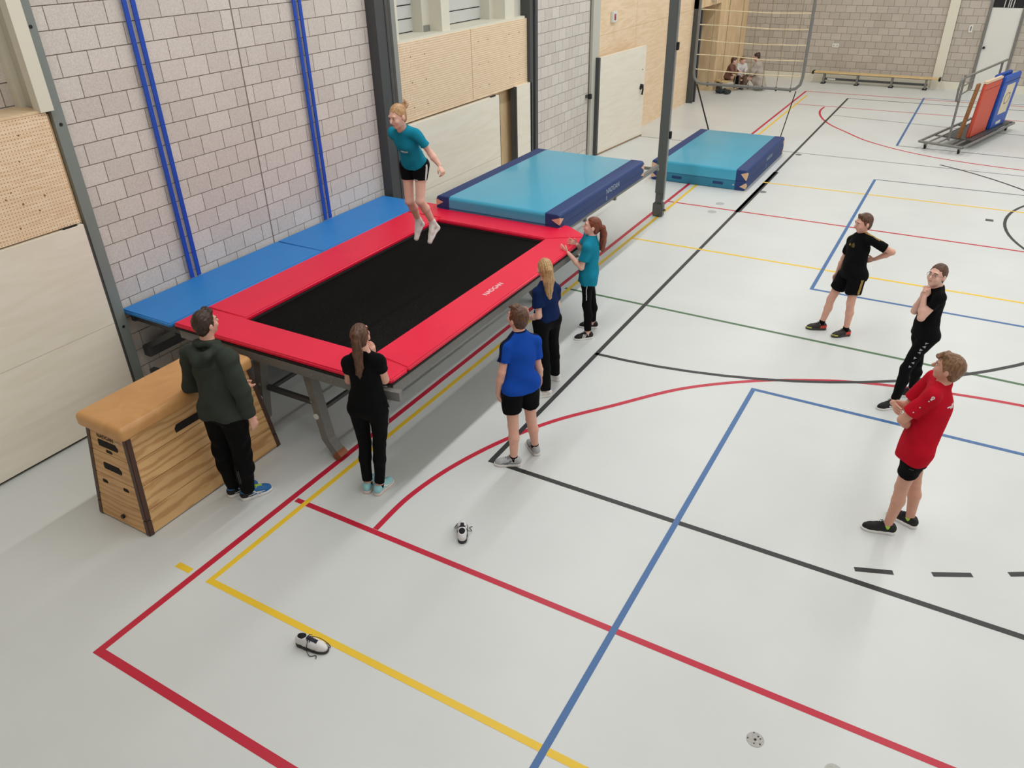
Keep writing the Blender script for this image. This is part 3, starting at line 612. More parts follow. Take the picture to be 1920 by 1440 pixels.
for k in range(16):
    z = zb + .30 + k * .325
    sag = (.0, .02, -.015, .012)[k % 4]
    MB().tube([(-W2, 0, z + .02), (-.5, 0, z + sag), (.4, 0, z - .02), (W2, 0, z + .0)], .012, 6).build('rung_rope', M_ROPE, nf)
for s, (ex_, ey_) in ((-1, (-.70, -.1)), (1, (.98, -.05))):
    MB().tube([(s * (W2 - .1), 0, zb - .02), (ex_, ey_, .02)], .012 if s > 0 else .018, 6).build('tie_strap', M_RUBBER, nf); MB().cyl((ex_, ey_, 0), .03, .03, 10).build('floor_hook', M_STEELD, nf)

# ---------------------------------------------------------------- long bench at the end wall
be = thing('gym_bench', 'long low wooden gym bench standing along the end wall', 'bench', (-2.92, 27.62, 0))
slab('seat', (-1.85, -.14, .305), (1.82, .12, .345), wood('bench_wood', (226, 200, 150), (208, 176, 120), (.6, 6, 6), 2), be, .008)
for x in (-1.85, 1.80): box('end_cap', (x - .03, -.15, .27), (x + .03, .13, .36), M_BLACK, be, .008)
box('beam', (-1.55, -.03, .10), (1.5, .03, .16), M_STEELD, be)
for x in (-1.5, -.5, .5, 1.45):
    box('leg', (x - .03, -.1, .02), (x + .03, .1, .305), M_STEEL, be); box('foot', (x - .06, -.17, 0), (x + .06, .15, .025), M_RUBBER, be)
box('label_plate', (-1.4, -.035, .11), (-1.15, -.03, .15), M_WHITE, be)

# ---------------------------------------------------------------- equipment trolley with boards
tl = thing('equipment_trolley', 'grey tubular trolley on castors holding padded boards', 'trolley', (.0, 21.3, 0), math.radians(-16.5))
TW, TL_ = .46, 1.65     # half width (x), half length (y)
def tb(pts, r=.024, name='frame_tube', m=M_STEEL): return MB().tube(pts, r, 8).build(name, m, tl, True)
zf = .17
for x in (-TW, TW): tb([(x, -TL_, zf), (x, TL_, zf)], .028)
for y in (-TL_, TL_): tb([(-TW, y, zf), (TW, y, zf)], .028)
for x in (-.28, -.10, .08, .26): tb([(x, -TL_, zf), (x, TL_, zf)], .018, 'slat_tube')
for y in (-.7, .7): tb([(-TW, y, zf - .03), (TW, y, zf - .03)], .02, 'cross_tube')
box('tray', (-.2, -.95, zf + .015), (.42, TL_, zf + .03), M_STEELD, tl)
for y in (-1.15, 1.15):
    tb([(-.02, y, zf), (-.02, y, 1.55)], .026, 'upright')
tb([(-.02, -1.15, 1.02), (-.02, -1.32, 1.05), (-.02, -1.35, 1.3), (-.02, -1.3, 1.45), (-.02, -1.15, 1.5), (-.02, 1.45, 1.58)], .026, 'handrail')
for z in (1.15, 1.32): tb([(-.02, -1.1, z), (-.02, -.55, z + .06)], .014, 'brace')
tb([(-.02, -.55, 1.2), (-.02, -.55, 1.5)], .014, 'brace')
for x, y in ((-TW + .1, -TL_ + .15), (TW - .1, -TL_ + .15), (-TW + .1, TL_ - .15), (TW - .1, TL_ - .15)):
    c = MB().cyl((x - .015, y, .055), .055, .03, 14, 'x').build('castor', M_RUBBER, tl, True); box('fork', (x - .03, y - .03, .06), (x + .03, y + .03, zf - .01), M_GALV, c)
def onboard(name, label, cat, loc, rz, tilt):
    t = thing(name, label, cat, loc, rz); t.rotation_euler = (tilt, 0, rz); return t
A = math.radians(-16.5)
def tl2w(x, y, z): return (0 + x * math.cos(A) - y * math.sin(A), 21.3 + x * math.sin(A) + y * math.cos(A), z)
def panel(name, label, cat, y0, y1, x0, x1, z1, m, rnd=.03, lean=.12, extra=None):
    """board standing on the trolley tray, leaning against the handrail: y = along the trolley"""
    t = thing(name, label, cat, tl2w((x0 + x1) / 2, (y0 + y1) / 2, zf + .032), A); t.rotation_euler = (0, -lean, A)
    slab('board', (-(x1 - x0) / 2, -(y1 - y0) / 2, 0), ((x1 - x0) / 2, (y1 - y0) / 2, z1), m, t, rnd, 3)
    if extra: extra(t, (x1 - x0) / 2, (y1 - y0) / 2, z1)
    return t
panel('springboard_panel', 'brown wooden board leaning at the front of the trolley', 'board', -1.0, -.84, .08, .13, 1.18, wood('brown_board', (160, 112, 66), (128, 84, 46)), .008, -.1)
def ora(t, hx, hy, z): 
    box('trim', (-hx + .005, -hy, z), (hx - .005, hy, z + .05), mat('pale_trim', (222, 196, 168), .6), t); box('fold', (hx, -hy, z * .88), (hx + .003, hy, z * .89), mat('orange_seam', (150, 52, 38), .6), t)
panel('padded_board', 'orange red padded board standing on the trolley', 'gym board', -.80, .22, .20, .28, 1.16, mat('orange_vinyl', (206, 84, 62), .5), .02, -.06, ora)
panel('padded_board', 'plain blue padded board behind the blue board with the cream print', 'gym board', .18, 1.15, .10, .18, 1.22, mat('blue_board', (34, 78, 168), .5), .02, -.06)
def blu(t, hx, hy, z):
    box('print', (hx, -hy * .55, z * .26), (hx + .003, hy * .55, z * .82), mat('cream_print', (226, 214, 186), .6), t)
    MB().tube([(hx + .004, .16 * math.cos(a), z * .55 + .12 * math.sin(a)) for a in [k * math.pi / 10 for k in range(20)] + [0]], .006, 5).build('print_ring', mat('print_brown', (92, 70, 60), .7), t)
    for sy, sz in ((.1, .1), (-.1, -.1)): MB().cyl((hx + .003, sy, z * .55 + sz), .022, .002, 10, 'x').build('print_dot', MATS['print_brown'], t)
    box('sticker', (hx, -hy * .35, .07), (hx + .003, hy * .25, .14), M_WHITE, t)
    box('strap', (hx, -hy, z * .88), (hx + .003, hy, z * .89), M_RUBBER, t)
panel('padded_board', 'blue padded board with a large cream print on the trolley', 'gym board', .34, 1.36, .24, .32, 1.18, mat('blue_board2', (36, 86, 182), .45), .02, -.06, blu)
# ================================================================ PEOPLE: smooth implicit bodies turned into meshes
F32 = np.float32
def V(*a): return np.array(a, dtype=float)
def nrm(v): v = np.asarray(v, float); return v / (np.linalg.norm(v) + 1e-12)
class Sdf:
    """union of smoothly blended shapes sampled on a grid; every shape only touches its own neighbourhood"""
    def __init__(s, res, k=.02): s.res = res; s.k = k; s.ops = []
    def rc(s, a, b, ra, rb=None, k=None, flat=None, cut=None, bend=None):
        """tapered capsule; flat=(axis, factor) thins it along axis; cut=[(point, normal),...] keeps the side against the normal"""
        s.ops.append(('rc', np.asarray(a, float), np.asarray(b, float), ra, ra if rb is None else rb, s.k if k is None else k, flat, cut)); return s
    def chain(s, pts, rs, k=None, flat=None, cut=None):
        for i in range(len(pts) - 1): s.rc(pts[i], pts[i + 1], rs[i], rs[i + 1], k, flat, cut)
        return s
    def ell(s, c, ax, rad, k=None, cut=None, sub=False):
        """ellipsoid with axes ax (3 unit rows) and radii rad"""
        s.ops.append(('sub' if sub else 'ell', np.asarray(c, float), np.asarray(ax, float), np.asarray(rad, float), None, s.k if k is None else k, None, cut)); return s
    def plane(s, p, n): s.ops.append(('cut', np.asarray(p, float), nrm(n))); return s
    def mesh(s, wrinkle=0., wfreq=30., wdir=None, seed=0):
        lo = np.full(3, 1e9); hi = -lo
        for o in s.ops:
            if o[0] == 'rc':
                r = max(o[3], o[4]); lo = np.minimum(lo, np.minimum(o[1], o[2]) - r); hi = np.maximum(hi, np.maximum(o[1], o[2]) + r)
            elif o[0] == 'ell':
                r = o[3].max(); lo = np.minimum(lo, o[1] - r); hi = np.maximum(hi, o[1] + r)
        h = s.res; lo = lo - 3 * h; n = np.ceil((hi + 3 * h - lo) / h).astype(int) + 1
        D = np.full(n, .2, F32); X = [(lo[i] + h * np.arange(n[i])).astype(F32) for i in range(3)]
        def sub(a, b):
            i0 = np.maximum(np.floor((a - lo) / h).astype(int), 0); i1 = np.minimum(np.ceil((b - lo) / h).astype(int) + 1, n)
            return tuple(slice(p, q) for p, q in zip(i0, i1)), [X[i][i0[i]:i1[i]].reshape([-1 if j == i else 1 for j in range(3)]) for i in range(3)]
        for o in s.ops:
            if o[0] == 'cut':
                _, p, nn = o; sl, (x, y, z) = sub(lo, hi + 9 * h)
                d = (x - p[0]) * nn[0] + (y - p[1]) * nn[1] + (z - p[2]) * nn[2]; D[sl] = np.maximum(D[sl], d.astype(F32)); continue
            k = o[5]
            if o[0] == 'rc':
                _, a, b, ra, rb, k, flat, cut = o; mg = max(ra, rb) + k + 2 * h
                sl, (x, y, z) = sub(np.minimum(a, b) - mg, np.maximum(a, b) + mg)
                ba = b - a; L2 = ba @ ba + 1e-9
                px, py, pz = x - F32(a[0]), y - F32(a[1]), z - F32(a[2])
                t = np.clip((px * ba[0] + py * ba[1] + pz * ba[2]) / L2, 0, 1).astype(F32)
                qx, qy, qz = px - t * F32(ba[0]), py - t * F32(ba[1]), pz - t * F32(ba[2])
                q2 = qx * qx + qy * qy + qz * qz
                if flat is not None:
                    fa = nrm(flat[0]); c = qx * F32(fa[0]) + qy * F32(fa[1]) + qz * F32(fa[2]); q2 = q2 + c * c * F32(flat[1] ** 2 - 1)
                d = np.sqrt(q2) - (ra + t * (rb - ra))
            else:
                _, c, ax, rad, _, k, _, cut = o; mg = rad.max() + k + 2 * h; sl, (x, y, z) = sub(c - mg, c + mg)
                px, py, pz = x - F32(c[0]), y - F32(c[1]), z - F32(c[2]); k0 = 0; k1 = 0
                for i in range(3):
                    e = (px * F32(ax[i][0]) + py * F32(ax[i][1]) + pz * F32(ax[i][2])) / F32(rad[i]); k0 = k0 + e * e; k1 = k1 + (e / F32(rad[i])) ** 2
                k0 = np.sqrt(k0); d = k0 * (k0 - 1) / (np.sqrt(k1) + 1e-6)
            if cut:
                for p, nn in cut:
                    nn = nrm(nn); d = np.maximum(d, (x - F32(p[0])) * F32(nn[0]) + (y - F32(p[1])) * F32(nn[1]) + (z - F32(p[2])) * F32(nn[2]))
            A = D[sl]
            if o[0] == 'sub':
                d = -d; hh = np.maximum(k - np.abs(A - d), 0) / max(k, 1e-6); D[sl] = np.maximum(A, d) + hh * hh * k * .25
            else:
                hh = np.maximum(k - np.abs(A - d), 0) / max(k, 1e-6); D[sl] = np.minimum(A, d) - hh * hh * k * .25
        if wrinkle:
            rs = np.random.RandomState(seed); x, y, z = [X[i].reshape([-1 if j == i else 1 for j in range(3)]) for i in range(3)]
            wn = 0
            for q in range(4):
                v = nrm(rs.randn(3)) if wdir is None else nrm(np.asarray(wdir) + .25 * rs.randn(3)); f = wfreq * (.7 + .8 * rs.rand())
                v2 = nrm(rs.randn(3)); wn = wn + np.sin(f * (x * v[0] + y * v[1] + z * v[2]) + 2.2 * np.sin(.35 * f * (x * v2[0] + y * v2[1] + z * v2[2]) + q))
            D = D + (wrinkle * .5) * wn.astype(F32)
        return surface_nets(D, lo, h)
def surface_nets(D, lo, h):
    ins = D < 0; nx, ny, nz = [k - 1 for k in D.shape]
    cnt = np.zeros((nx, ny, nz), np.int8)
    for i in (0, 1):
        for j in (0, 1):
            for k in (0, 1): cnt += ins[i:nx + i, j:ny + j, k:nz + k]
    act = (cnt > 0) & (cnt < 8); cells = np.argwhere(act); idx = np.full(act.shape, -1, np.int32); idx[act] = np.arange(len(cells))
    acc = np.zeros((len(cells), 3)); num = np.zeros(len(cells))
    cr = [(i, j, k) for i in (0, 1) for j in (0, 1) for k in (0, 1)]
    val = {c: D[cells[:, 0] + c[0], cells[:, 1] + c[1], cells[:, 2] + c[2]] for c in cr}
    for c in cr:
        for a in range(3):
            if c[a]: continue
            e = list(c); e[a] = 1; e = tuple(e); v0, v1 = val[c], val[e]; m_ = (v0 < 0) != (v1 < 0); t = np.where(m_, v0 / np.where(m_, v0 - v1, 1), 0)
            p = np.array(c, float)[None].repeat(len(cells), 0); p[:, a] += t; acc += p * m_[:, None]; num += m_
    vs = lo + h * (cells + acc / num[:, None]); fs = []
    for a in range(3):
        s0 = [slice(0, -1) if i == a else slice(1, -1) for i in range(3)]; s1 = [slice(1, None) if i == a else slice(1, -1) for i in range(3)]
        A, B = ins[tuple(s0)], ins[tuple(s1)]; ch = np.argwhere(A != B)
        if not len(ch): continue
        flip = A[tuple(ch.T)]; b, c = (a + 1) % 3, (a + 2) % 3; base = ch.copy(); base[:, b] += 1; base[:, c] += 1
        q = []
        for db, dc in ((-1, -1), (0, -1), (0, 0), (-1, 0)):
            g_ = base.copy(); g_[:, b] += db; g_[:, c] += dc; q.append(idx[tuple(g_.T)])
        q = np.stack(q, 1); q[~flip] = q[~flip][:, ::-1]; fs.append(q)
    return vs, np.concatenate(fs)
def to_mesh(name, vf, m, parent, base, colors=None):
    vs, fs = vf; me = bpy.data.meshes.new(name); vs = vs - np.asarray(base)
    me.vertices.add(len(vs)); me.vertices.foreach_set('co', vs.astype(F32).ravel())
    me.loops.add(len(fs) * 4); me.loops.foreach_set('vertex_index', fs.astype(np.int32).ravel())
    me.polygons.add(len(fs)); me.polygons.foreach_set('loop_start', np.arange(0, len(fs) * 4, 4, dtype=np.int32))
    me.polygons.foreach_set('use_smooth', np.ones(len(fs), bool)); me.update(calc_edges=True); me.validate()
    return link(name, me, m, parent)
def bvh_of(o):
    me = o.data; return BVHTree.FromPolygons([v.co.copy() for v in me.vertices], [tuple(p.vertices) for p in me.polygons])
def ribbon(name, tree, pts, wd, m, parent, off=.002, n=14, taper=None):
    """strip sewn on a garment: follows its surface. pts in the parent's frame"""
    P = [Vector(p) for p in pts]; seg = []
    for i in range(len(P) - 1):
        for k in range(n): seg.append(P[i].lerp(P[i + 1], k / n))
    seg.append(P[-1]); H_ = [tree.find_nearest(p)[:2] for p in seg]; mb = MB(); A = []; B = []
    nw = max(1, math.ceil(wd / .009)); rows = []
    for i, (c, nn) in enumerate(H_):
        t = (H_[min(i + 1, len(H_) - 1)][0] - H_[max(i - 1, 0)][0])
        if t.length < 1e-6: t = Vector((0, 0, 1))
        sd = t.normalized().cross(nn).normalized() * (wd / 2 * (1 if taper is None else taper(i / (len(H_) - 1)))); row = []
        for q in range(nw + 1):
            r_ = tree.find_nearest(c + sd * (1 - 2 * q / nw)); row.append(r_[0] + r_[1] * off)
        rows.append(row)
    for i in range(len(rows) - 1):
        for q in range(nw): mb.add([rows[i][q], rows[i + 1][q], rows[i + 1][q + 1], rows[i][q + 1]], [(0, 1, 2, 3)])
    return mb.build(name, m, parent)
def patch(name, tree, c, pts2, xdir, m, parent, off=.003):
    """small flat print (polygon pts2) laid on a garment at the point nearest c"""
    co, nn = tree.find_nearest(Vector(c))[:2]; x = Vector(xdir); x = (x - nn * x.dot(nn)).normalized(); y = nn.cross(x)
    out = []
    for p in pts2:
        q = co + x * p[0] + y * p[1]; r = tree.find_nearest(q); out.append(r[0] + r[1] * off)
    k = len(out); out.append(co + nn * off); return MB().add(out, [(i, (i + 1) % k, k) for i in range(k)]).build(name, m, parent)

# ---------------------------------------------------------------- shoe template (x forward from the heel, y left, z up; length 0.27)
def shoe_meshes():
    E = np.eye(3)
    up = Sdf(.0045, .02)
    up.chain([V(.035, 0, .045), V(.09, 0, .048), V(.15, .002, .042), V(.20, .004, .032), V(.232, .002, .028)], [.035, .036, .039, .038, .03], flat=((0, 0, 1), .95))
    up.rc(V(.032, 0, .06), V(.045, 0, .088), .031, .031); up.rc(V(.06, 0, .075), V(.085, 0, .086), .03, .028); up.rc(V(.1, 0, .075), V(.15, 0, .056), .024, .024)
    up.plane((0, 0, .018), (0, 0, -1)); up.plane((.05, 0, .098), (-.12, 0, 1))
    so = Sdf(.0045, .02)
    so.chain([V(.036, 0, .016), V(.1, -.003, .016), V(.16, .002, .016), V(.21, .004, .016), V(.237, .002, .018)], [.0405, .0385, .0445, .0435, .0345])
    so.plane((0, 0, 0), (0, 0, -1)); so.plane((0, 0, .033), (.04, 0, 1))
    ru = Sdf(.004, .004); ru.ell((.062, 0, .0955), E, (.042, .029, .012), .003)
    la = Sdf(.003, .002)
    for x, z in ((.118, .098), (.133, .092), (.148, .085), (.163, .078), (.178, .0705)): la.chain([V(x, -.024, z - .008), V(x + .004, -.01, z + .003), V(x + .004, .01, z + .003), V(x, .024, z - .008)], [.0036, .0042, .0042, .0036])
    la.chain([V(.115, .004, .1), V(.11, .022, .108), V(.125, .038, .092)], [.0026] * 3); la.chain([V(.115, -.004, .1), V(.112, -.022, .106), V(.13, -.036, .09)], [.0026] * 3)
    out = {}
    for nme, s_ in (('upper', up), ('sole', so), ('opening', ru), ('laces', la)):
        o = to_mesh('shoe_' + nme, s_.mesh(), M_WHITE, None, (0, 0, 0)); out[nme] = o.data; o.data.materials.clear(); o.data.materials.append(M_WHITE)
        tree = bvh_of(o) if nme == 'upper' else None
        bpy.data.objects.remove(o)
        if tree: T = tree
    def deco(name, f):
        o = thing('tmp', None, None); f(o); vs = []; mb = MB()
        for c in list(o.children):
            mb.add([v.co for v in c.data.vertices], [tuple(p.vertices) for p in c.data.polygons]); bpy.data.objects.remove(c)
        bpy.data.objects.remove(o); q = mb.build(name, M_WHITE); out[name] = q.data; bpy.data.objects.remove(q)
    def bars(o):
        for s in (-1, 1):
            for x in (.125, .143, .161): ribbon('b', T, [(x, s * .05, .03), (x - .022, s * .03, .078)], .0085, M_WHITE, o, .0025, 6)
    def swoosh(o):
        for s in (-1, 1): ribbon('b', T, [(.15, s * .05, .052), (.1, s * .05, .032), (.03, s * .05, .06)], .014, M_WHITE, o, .0025, 8, lambda t: .25 + .9 * math.sin(math.pi * (.15 + .75 * (1 - abs(t - .45)))) ** 3)
    def cross(o):
        for s in (-1, 1):
            ribbon('b', T, [(.165, s * .05, .03), (.085, s * .04, .075)], .007, M_WHITE, o, .0025, 8); ribbon('b', T, [(.135, s * .05, .03), (.1, s * .04, .08)], .007, M_WHITE, o, .0025, 8)
            ribbon('b', T, [(.19, s * .05, .04), (.13, s * .05, .055), (.05, s * .05, .04)], .006, M_WHITE, o, .0025, 8)
    def heel(o): 
        for z in (.034, .046, .058, .07): ribbon('b', T, [(.085, .05, z - .004), (.03, .045, z), (-.01, 0, z), (.03, -.045, z), (.085, -.05, z - .004)], .0125, M_WHITE, o, .002, 6)
    def toe(o):
        for z in (.028, .037): ribbon('b', T, [(.2, .05, z), (.27, .0, z - .002), (.2, -.05, z)], .009, M_WHITE, o, .002, 8)
    def tongue(o): ribbon('b', T, [(.098, 0, .13), (.188, 0, .09)], .034, M_WHITE, o, .002, 10)
    for nme, f in (('tongue', tongue), ('bars', bars), ('swoosh', swoosh), ('cross', cross), ('heel', heel), ('toe', toe)): deco(nme, f)
    return out
SHOE = shoe_meshes()
def omat(o, m):
    o.material_slots[0].link = 'OBJECT'; o.material_slots[0].material = m; return o
def shoe(parent, name, loc, yaw, L_, cols, left, pitch=0., deco=None, opening=None):
    """cols: upper, sole, laces, deco colour; parts share the template meshes"""
    o = bpy.data.objects.new(name, SHOE['upper']); COL.objects.link(o); o.parent = parent; omat(o, cols[0]); o.location = loc; k = L_ / .27
    o.rotation_euler = (0, -pitch, yaw); o.scale = (k, k if left else -k, k)
    def part(nm, key, m): 
        c = bpy.data.objects.new(nm, SHOE[key]); COL.objects.link(c); c.parent = o; omat(c, m); return c
    part('sole', 'sole', cols[1]); part('laces', 'laces', cols[2])
    if opening: part('lining', 'opening', opening)
    for d_, m_ in (deco or []): part('trim', d_, m_)
    return o

# ---------------------------------------------------------------- person builder
def skin(name, rgb): return mat(name, rgb, .5, spec=.35, var=.04, scale=25)
def hairmat(name, c1, c2): return wood(name, c1, c2, (30, 30, 3), 3., .45, .6)
M_EYEW = mat('eye_white', (226, 222, 218), .3); M_EYED = mat('eye_dark', (52, 44, 42), .3)
def hand(S, wr, ha, thumb, left, curl, s, spread=0.):
    d = nrm(np.asarray(ha) - np.asarray(wr)); t = nrm(np.asarray(thumb) - d * (np.asarray(thumb) @ d)); n = np.cross(d, t) * (1 if left else -1)
    S.rc(wr, wr + d * .07 * s, .021 * s, .030 * s, .012, (n, 1.75)); S.rc(wr + d * .045 * s + t * .012 * s, wr + d * .078 * s + t * .02 * s, .022 * s, .02 * s, .008, (n, 1.7)); S.rc(wr + d * .045 * s - t * .012 * s, wr + d * .075 * s - t * .02 * s, .022 * s, .02 * s, .008, (n, 1.7))
    for q, (o, L_) in enumerate(((.031, .066), (.0105, .075), (-.0105, .070), (-.031, .054))):
        p0 = wr + d * .082 * s + t * o * s; dd = nrm(d + t * o * 4 * spread); a = p0
        for j, (fr, ang) in enumerate(((.42, .45), (.32, 1.0), (.26, 1.25))):
            th = curl * ang * (1 + .06 * q) * 1.35; v = nrm(dd * math.cos(th) + n * math.sin(th)); b = a + v * L_ * fr * s
            S.rc(a, b, (.0092 - .0008 * j) * s, (.0086 - .0008 * j) * s, .003); a = b
    p0 = wr + d * .028 * s + t * .024 * s; v = nrm(d * .62 + t * (.75 - .35 * curl) + n * (.15 + .35 * curl)); p1 = p0 + v * .04 * s; v2 = nrm(d * .85 + t * (.35 - .5 * curl) + n * (.15 + .5 * curl))
    S.rc(p0, p1, .0125 * s, .0105 * s, .008); S.rc(p1, p1 + v2 * .03 * s, .0102 * s, .0085 * s, .003)

def person(label, J, H, face, sk, hair, top, bottom, shoes, curl=(.35, .35), thumbs=(None, None), male=True, res=.0052, seated=False, air=False, feat=True, lean_f=0., spread=(0, 0), group=None, name='person', build=1.):
    s = H / 1.7; z0 = J['heL'][2] - .02 if not air else J['toR'][2]
    J = {k: np.asarray(v, float) for k, v in J.items()}
    base = V((J['heL'][0] + J['heR'][0]) / 2, (J['heL'][1] + J['heR'][1]) / 2, 0)
    if air: base[2] = J['toL'][2]
    if seated: base = V(J['pelvis'][0], J['pelvis'][1], 0)
    P = thing(name, label, 'person', tuple(base), 0, group)
    l = nrm((J['shL'] - J['shR']) * V(1, 1, .35)); ms = (J['shL'] + J['shR']) / 2
    for q in 'LR': J['sh' + q] = ms + (J['sh' + q] - ms) * .91 - V(0, 0, .014 * s)
    if not seated and not air:
        J['pelvis'] = V(J['pelvis'][0], J['pelvis'][1], .527 * H)
        for q in 'LR':
            dv = nrm((J['to' + q] - J['he' + q]) * V(1, 1, 0)); J['fd' + q] = dv; J['an' + q] = V(*(J['he' + q] + dv * .062 * s)[:2], .082 * s)
    u = nrm(J['neck'] - J['pelvis']); f = nrm(np.cross(l, u)); l = nrm(np.cross(u, f))
    fh = nrm(f * V(1, 1, 0))
    lh = nrm(l * V(1, 1, 0))
    for q, sg in (('L', 1), ('R', -1)):
        if not seated:
            J['hip' + q] = J['pelvis'] + lh * sg * .056 * H - V(0, 0, .005)
            mid = (J['hip' + q] + J['an' + q]) / 2 + fh * .012
            if not air: J['kn' + q] = .5 * J['kn' + q] + .5 * mid
    pel, nk = J['pelvis'], J['neck']; T = np.linalg.norm(nk - pel); W = build
    at = lambda t, df=0., dl=0.: pel + u * T * t + f * df * s + l * dl * s
    yaw, pitch = map(math.radians, face); hf = V(math.cos(pitch) * math.cos(yaw), math.cos(pitch) * math.sin(yaw), math.sin(pitch)); hl = V(-math.sin(yaw), math.cos(yaw), 0); hu = np.cross(hf, hl); hd = J['head']; HA = np.array([hl, hf, hu]); hs = .97 * (.86 + .14 * s)
    hp = lambda a=0., b=0., c=0.: hd + (hl * a + hf * b + hu * c) * hs
    A3 = np.array([l, f, u]); wsh = np.linalg.norm(J['shL'] - J['shR']) / 2
    # ---- body
    S = Sdf(res, .03)
    S.ell(at(.70, .0), A3, (.80 * wsh, .088 * s * W, .165 * s)); S.ell(at(.45, .005), A3, ((.125 if male else .115) * s * W, .088 * s * W, .2 * s)); S.ell(at(.06, -.008), A3, ((.134 if male else .156) * s * W, .105 * s * W, .13 * s))
    S.rc(J['shL'] - u * .012, J['shR'] - u * .012, .041 * s, .041 * s, .025, (f, 1.1)); [S.rc(at(1.03, -.008), J[q_] - u * .016, .04 * s, .038 * s, .025) for q_ in ('shL', 'shR')]
    S.rc(at(.97, .0), hp(0, -.018, -.045), .053 * s, .05 * s, .02)
    for q in 'LR':
        sh, el, wr = J['sh' + q], J['el' + q], J['wr' + q]
        S.rc(sh - u * .008, el, .041 * s * W, .0365 * s * W, .02); S.rc(el, el + (wr - el) * .35, .036 * s, .038 * s, .015); S.rc(el + (wr - el) * .35, wr, .038 * s, .0235 * s, .015)
        dh = nrm(J['ha' + q] - wr) if np.linalg.norm(J['ha' + q] - wr) > .02 else nrm(wr - el)
        th = thumbs[0 if q == 'L' else 1]; hand(S, wr, wr + dh, fh if th is None else np.asarray(th, float), q == 'L', curl[0 if q == 'L' else 1], s * .98, spread[0 if q == 'L' else 1])
        hip, kn, an = J['hip' + q], J['kn' + q], J['an' + q]
        S.rc(hip, kn, .078 * s * W, .052 * s, .03); S.rc(hip - f * .03 * s, hip + (kn - hip) * .3, (.078 if male else .085) * s * W, .07 * s, .03)
        back = -f if seated else -fh
        S.rc(kn, kn + (an - kn) * .35 + back * .012 * s, .05 * s, .052 * s, .02); S.rc(kn + (an - kn) * .35 + back * .012 * s, an, .051 * s, .034 * s, .02)
        if air:
            S.rc(an, J['he' + q], .034 * s, .03 * s, .015); S.rc(an, J['to' + q], .034 * s, .024 * s, .015)
        elif not seated: S.rc(an, an + J['fd' + q] * .1 * s - V(0, 0, .045 * s), .032 * s, .024 * s, .015)
    # head
    S.ell(hp(0, -.012, .02), HA, (.073 * hs, .093 * hs, .094 * hs), .012); S.ell(hp(0, .02, -.035), HA, (.058 * hs, .07 * hs, .078 * hs), .02); S.rc(hp(0, .055, -.092), hp(0, .045, -.08), .022 * hs, .03 * hs, .02)
    S.rc(hp(0, .088, .008), hp(0, .108, -.024), .0075 * hs, .0125 * hs, .008); S.ell(hp(0, .078, -.055), HA, (.022 * hs, .014 * hs, .012 * hs), .01); S.rc(hp(-.035, .076, .028), hp(.035, .076, .028), .012 * hs, .012 * hs, .015)
    for sg in (-1, 1):
        S.ell(hp(sg * .075, -.012, -.012), HA, (.011 * hs, .02 * hs, .03 * hs), .006); S.ell(hp(sg * .03, .094, .008), HA, (.014 * hs, .012 * hs, .009 * hs), .008, sub=True); S.ell(hp(sg * .036, .062, -.03), HA, (.022 * hs, .02 * hs, .022 * hs), .02)
    body = to_mesh('body', S.mesh(), sk, P, base)
    if feat:
        for sg in (-1, 1):
            e = Sdf(.0035, .001); e.ell(hp(sg * .031, .0795, .007), HA, (.0125 * hs, .0085 * hs, .0075 * hs)); eo = to_mesh('eye', e.mesh(), M_EYEW, P, base)
            e = Sdf(.0025, .001); e.ell(hp(sg * .031, .0845, .007), HA, (.0068 * hs, .0055 * hs, .0068 * hs)); to_mesh('iris', e.mesh(), M_EYED, eo, base)
            MB().tube([hp(sg * .016, .09, .027) - base, hp(sg * .032, .09, .031) - base, hp(sg * .048, .078, .025) - base], .0042 * hs, 6).build('eyebrow', hair[1], P)
        e = Sdf(.003, .001); e.ell(hp(0, .0885, -.055), HA, (.021 * hs, .0065 * hs, .0055 * hs)); to_mesh('lips', e.mesh(), mat('lips', (172, 96, 92), .5), P, base)
    # ---- hair
    kind, hm = hair[0], hair[1]; G_ = Sdf(max(.005, res * .9), .012); inf = {'short': .009, 'crop': .004, 'tied': .005, 'long': .013}[kind]
    front = hp(0, .056, .062) if kind in ('tied', 'long') else hp(0, .054, .056)
    cut = [(front, hf * .8 - hu * .62)]
    G_.ell(hp(0, -.019, .024), HA, ((.0745 + inf * .8) * hs, (.0965 + inf * .6) * hs, (.095 + inf) * hs), .01, cut + [(hp(0, -.03, -.062), -hu + hf * .55)])
    if kind in ('short', 'crop'):
        G_.rc(hp(-.035, .05, .1), hp(.03, .045, .105), .02 * hs, .02 * hs, .02) if kind == 'short' else None
        for sg in (-1, 1): G_.rc(hp(sg * .071, .02, .02), hp(sg * .072, .012, -.012), .012 * hs, .006 * hs, .01)
    G_.ell(hp(0, -.055, -.045), HA, (.058 * hs, .045 * hs, .05 * hs), .02)
    for pts, rs in (hair[2] if len(hair) > 2 else []):
        G_.chain([hd + (hl * p[0] + (hf * V(1, 1, 0)) * p[1]) * hs + V(0, 0, p[2] * hs) for p in pts], [r * hs for r in rs], .012)
    ho = to_mesh('hair', G_.mesh(.0022, 230, hl, 3), hm, P, base)
    # ---- top
    out = dict(P=P, base=base, J=J, u=u, f=f, l=l, at=at, hp=hp, s=s, HA=HA, hs=hs)
    tk = top
    inf = tk.get('loose', .014); hem = tk.get('hem', -.10); G_ = Sdf(.0065 if res < .01 else res, .035)
    a = inf * s
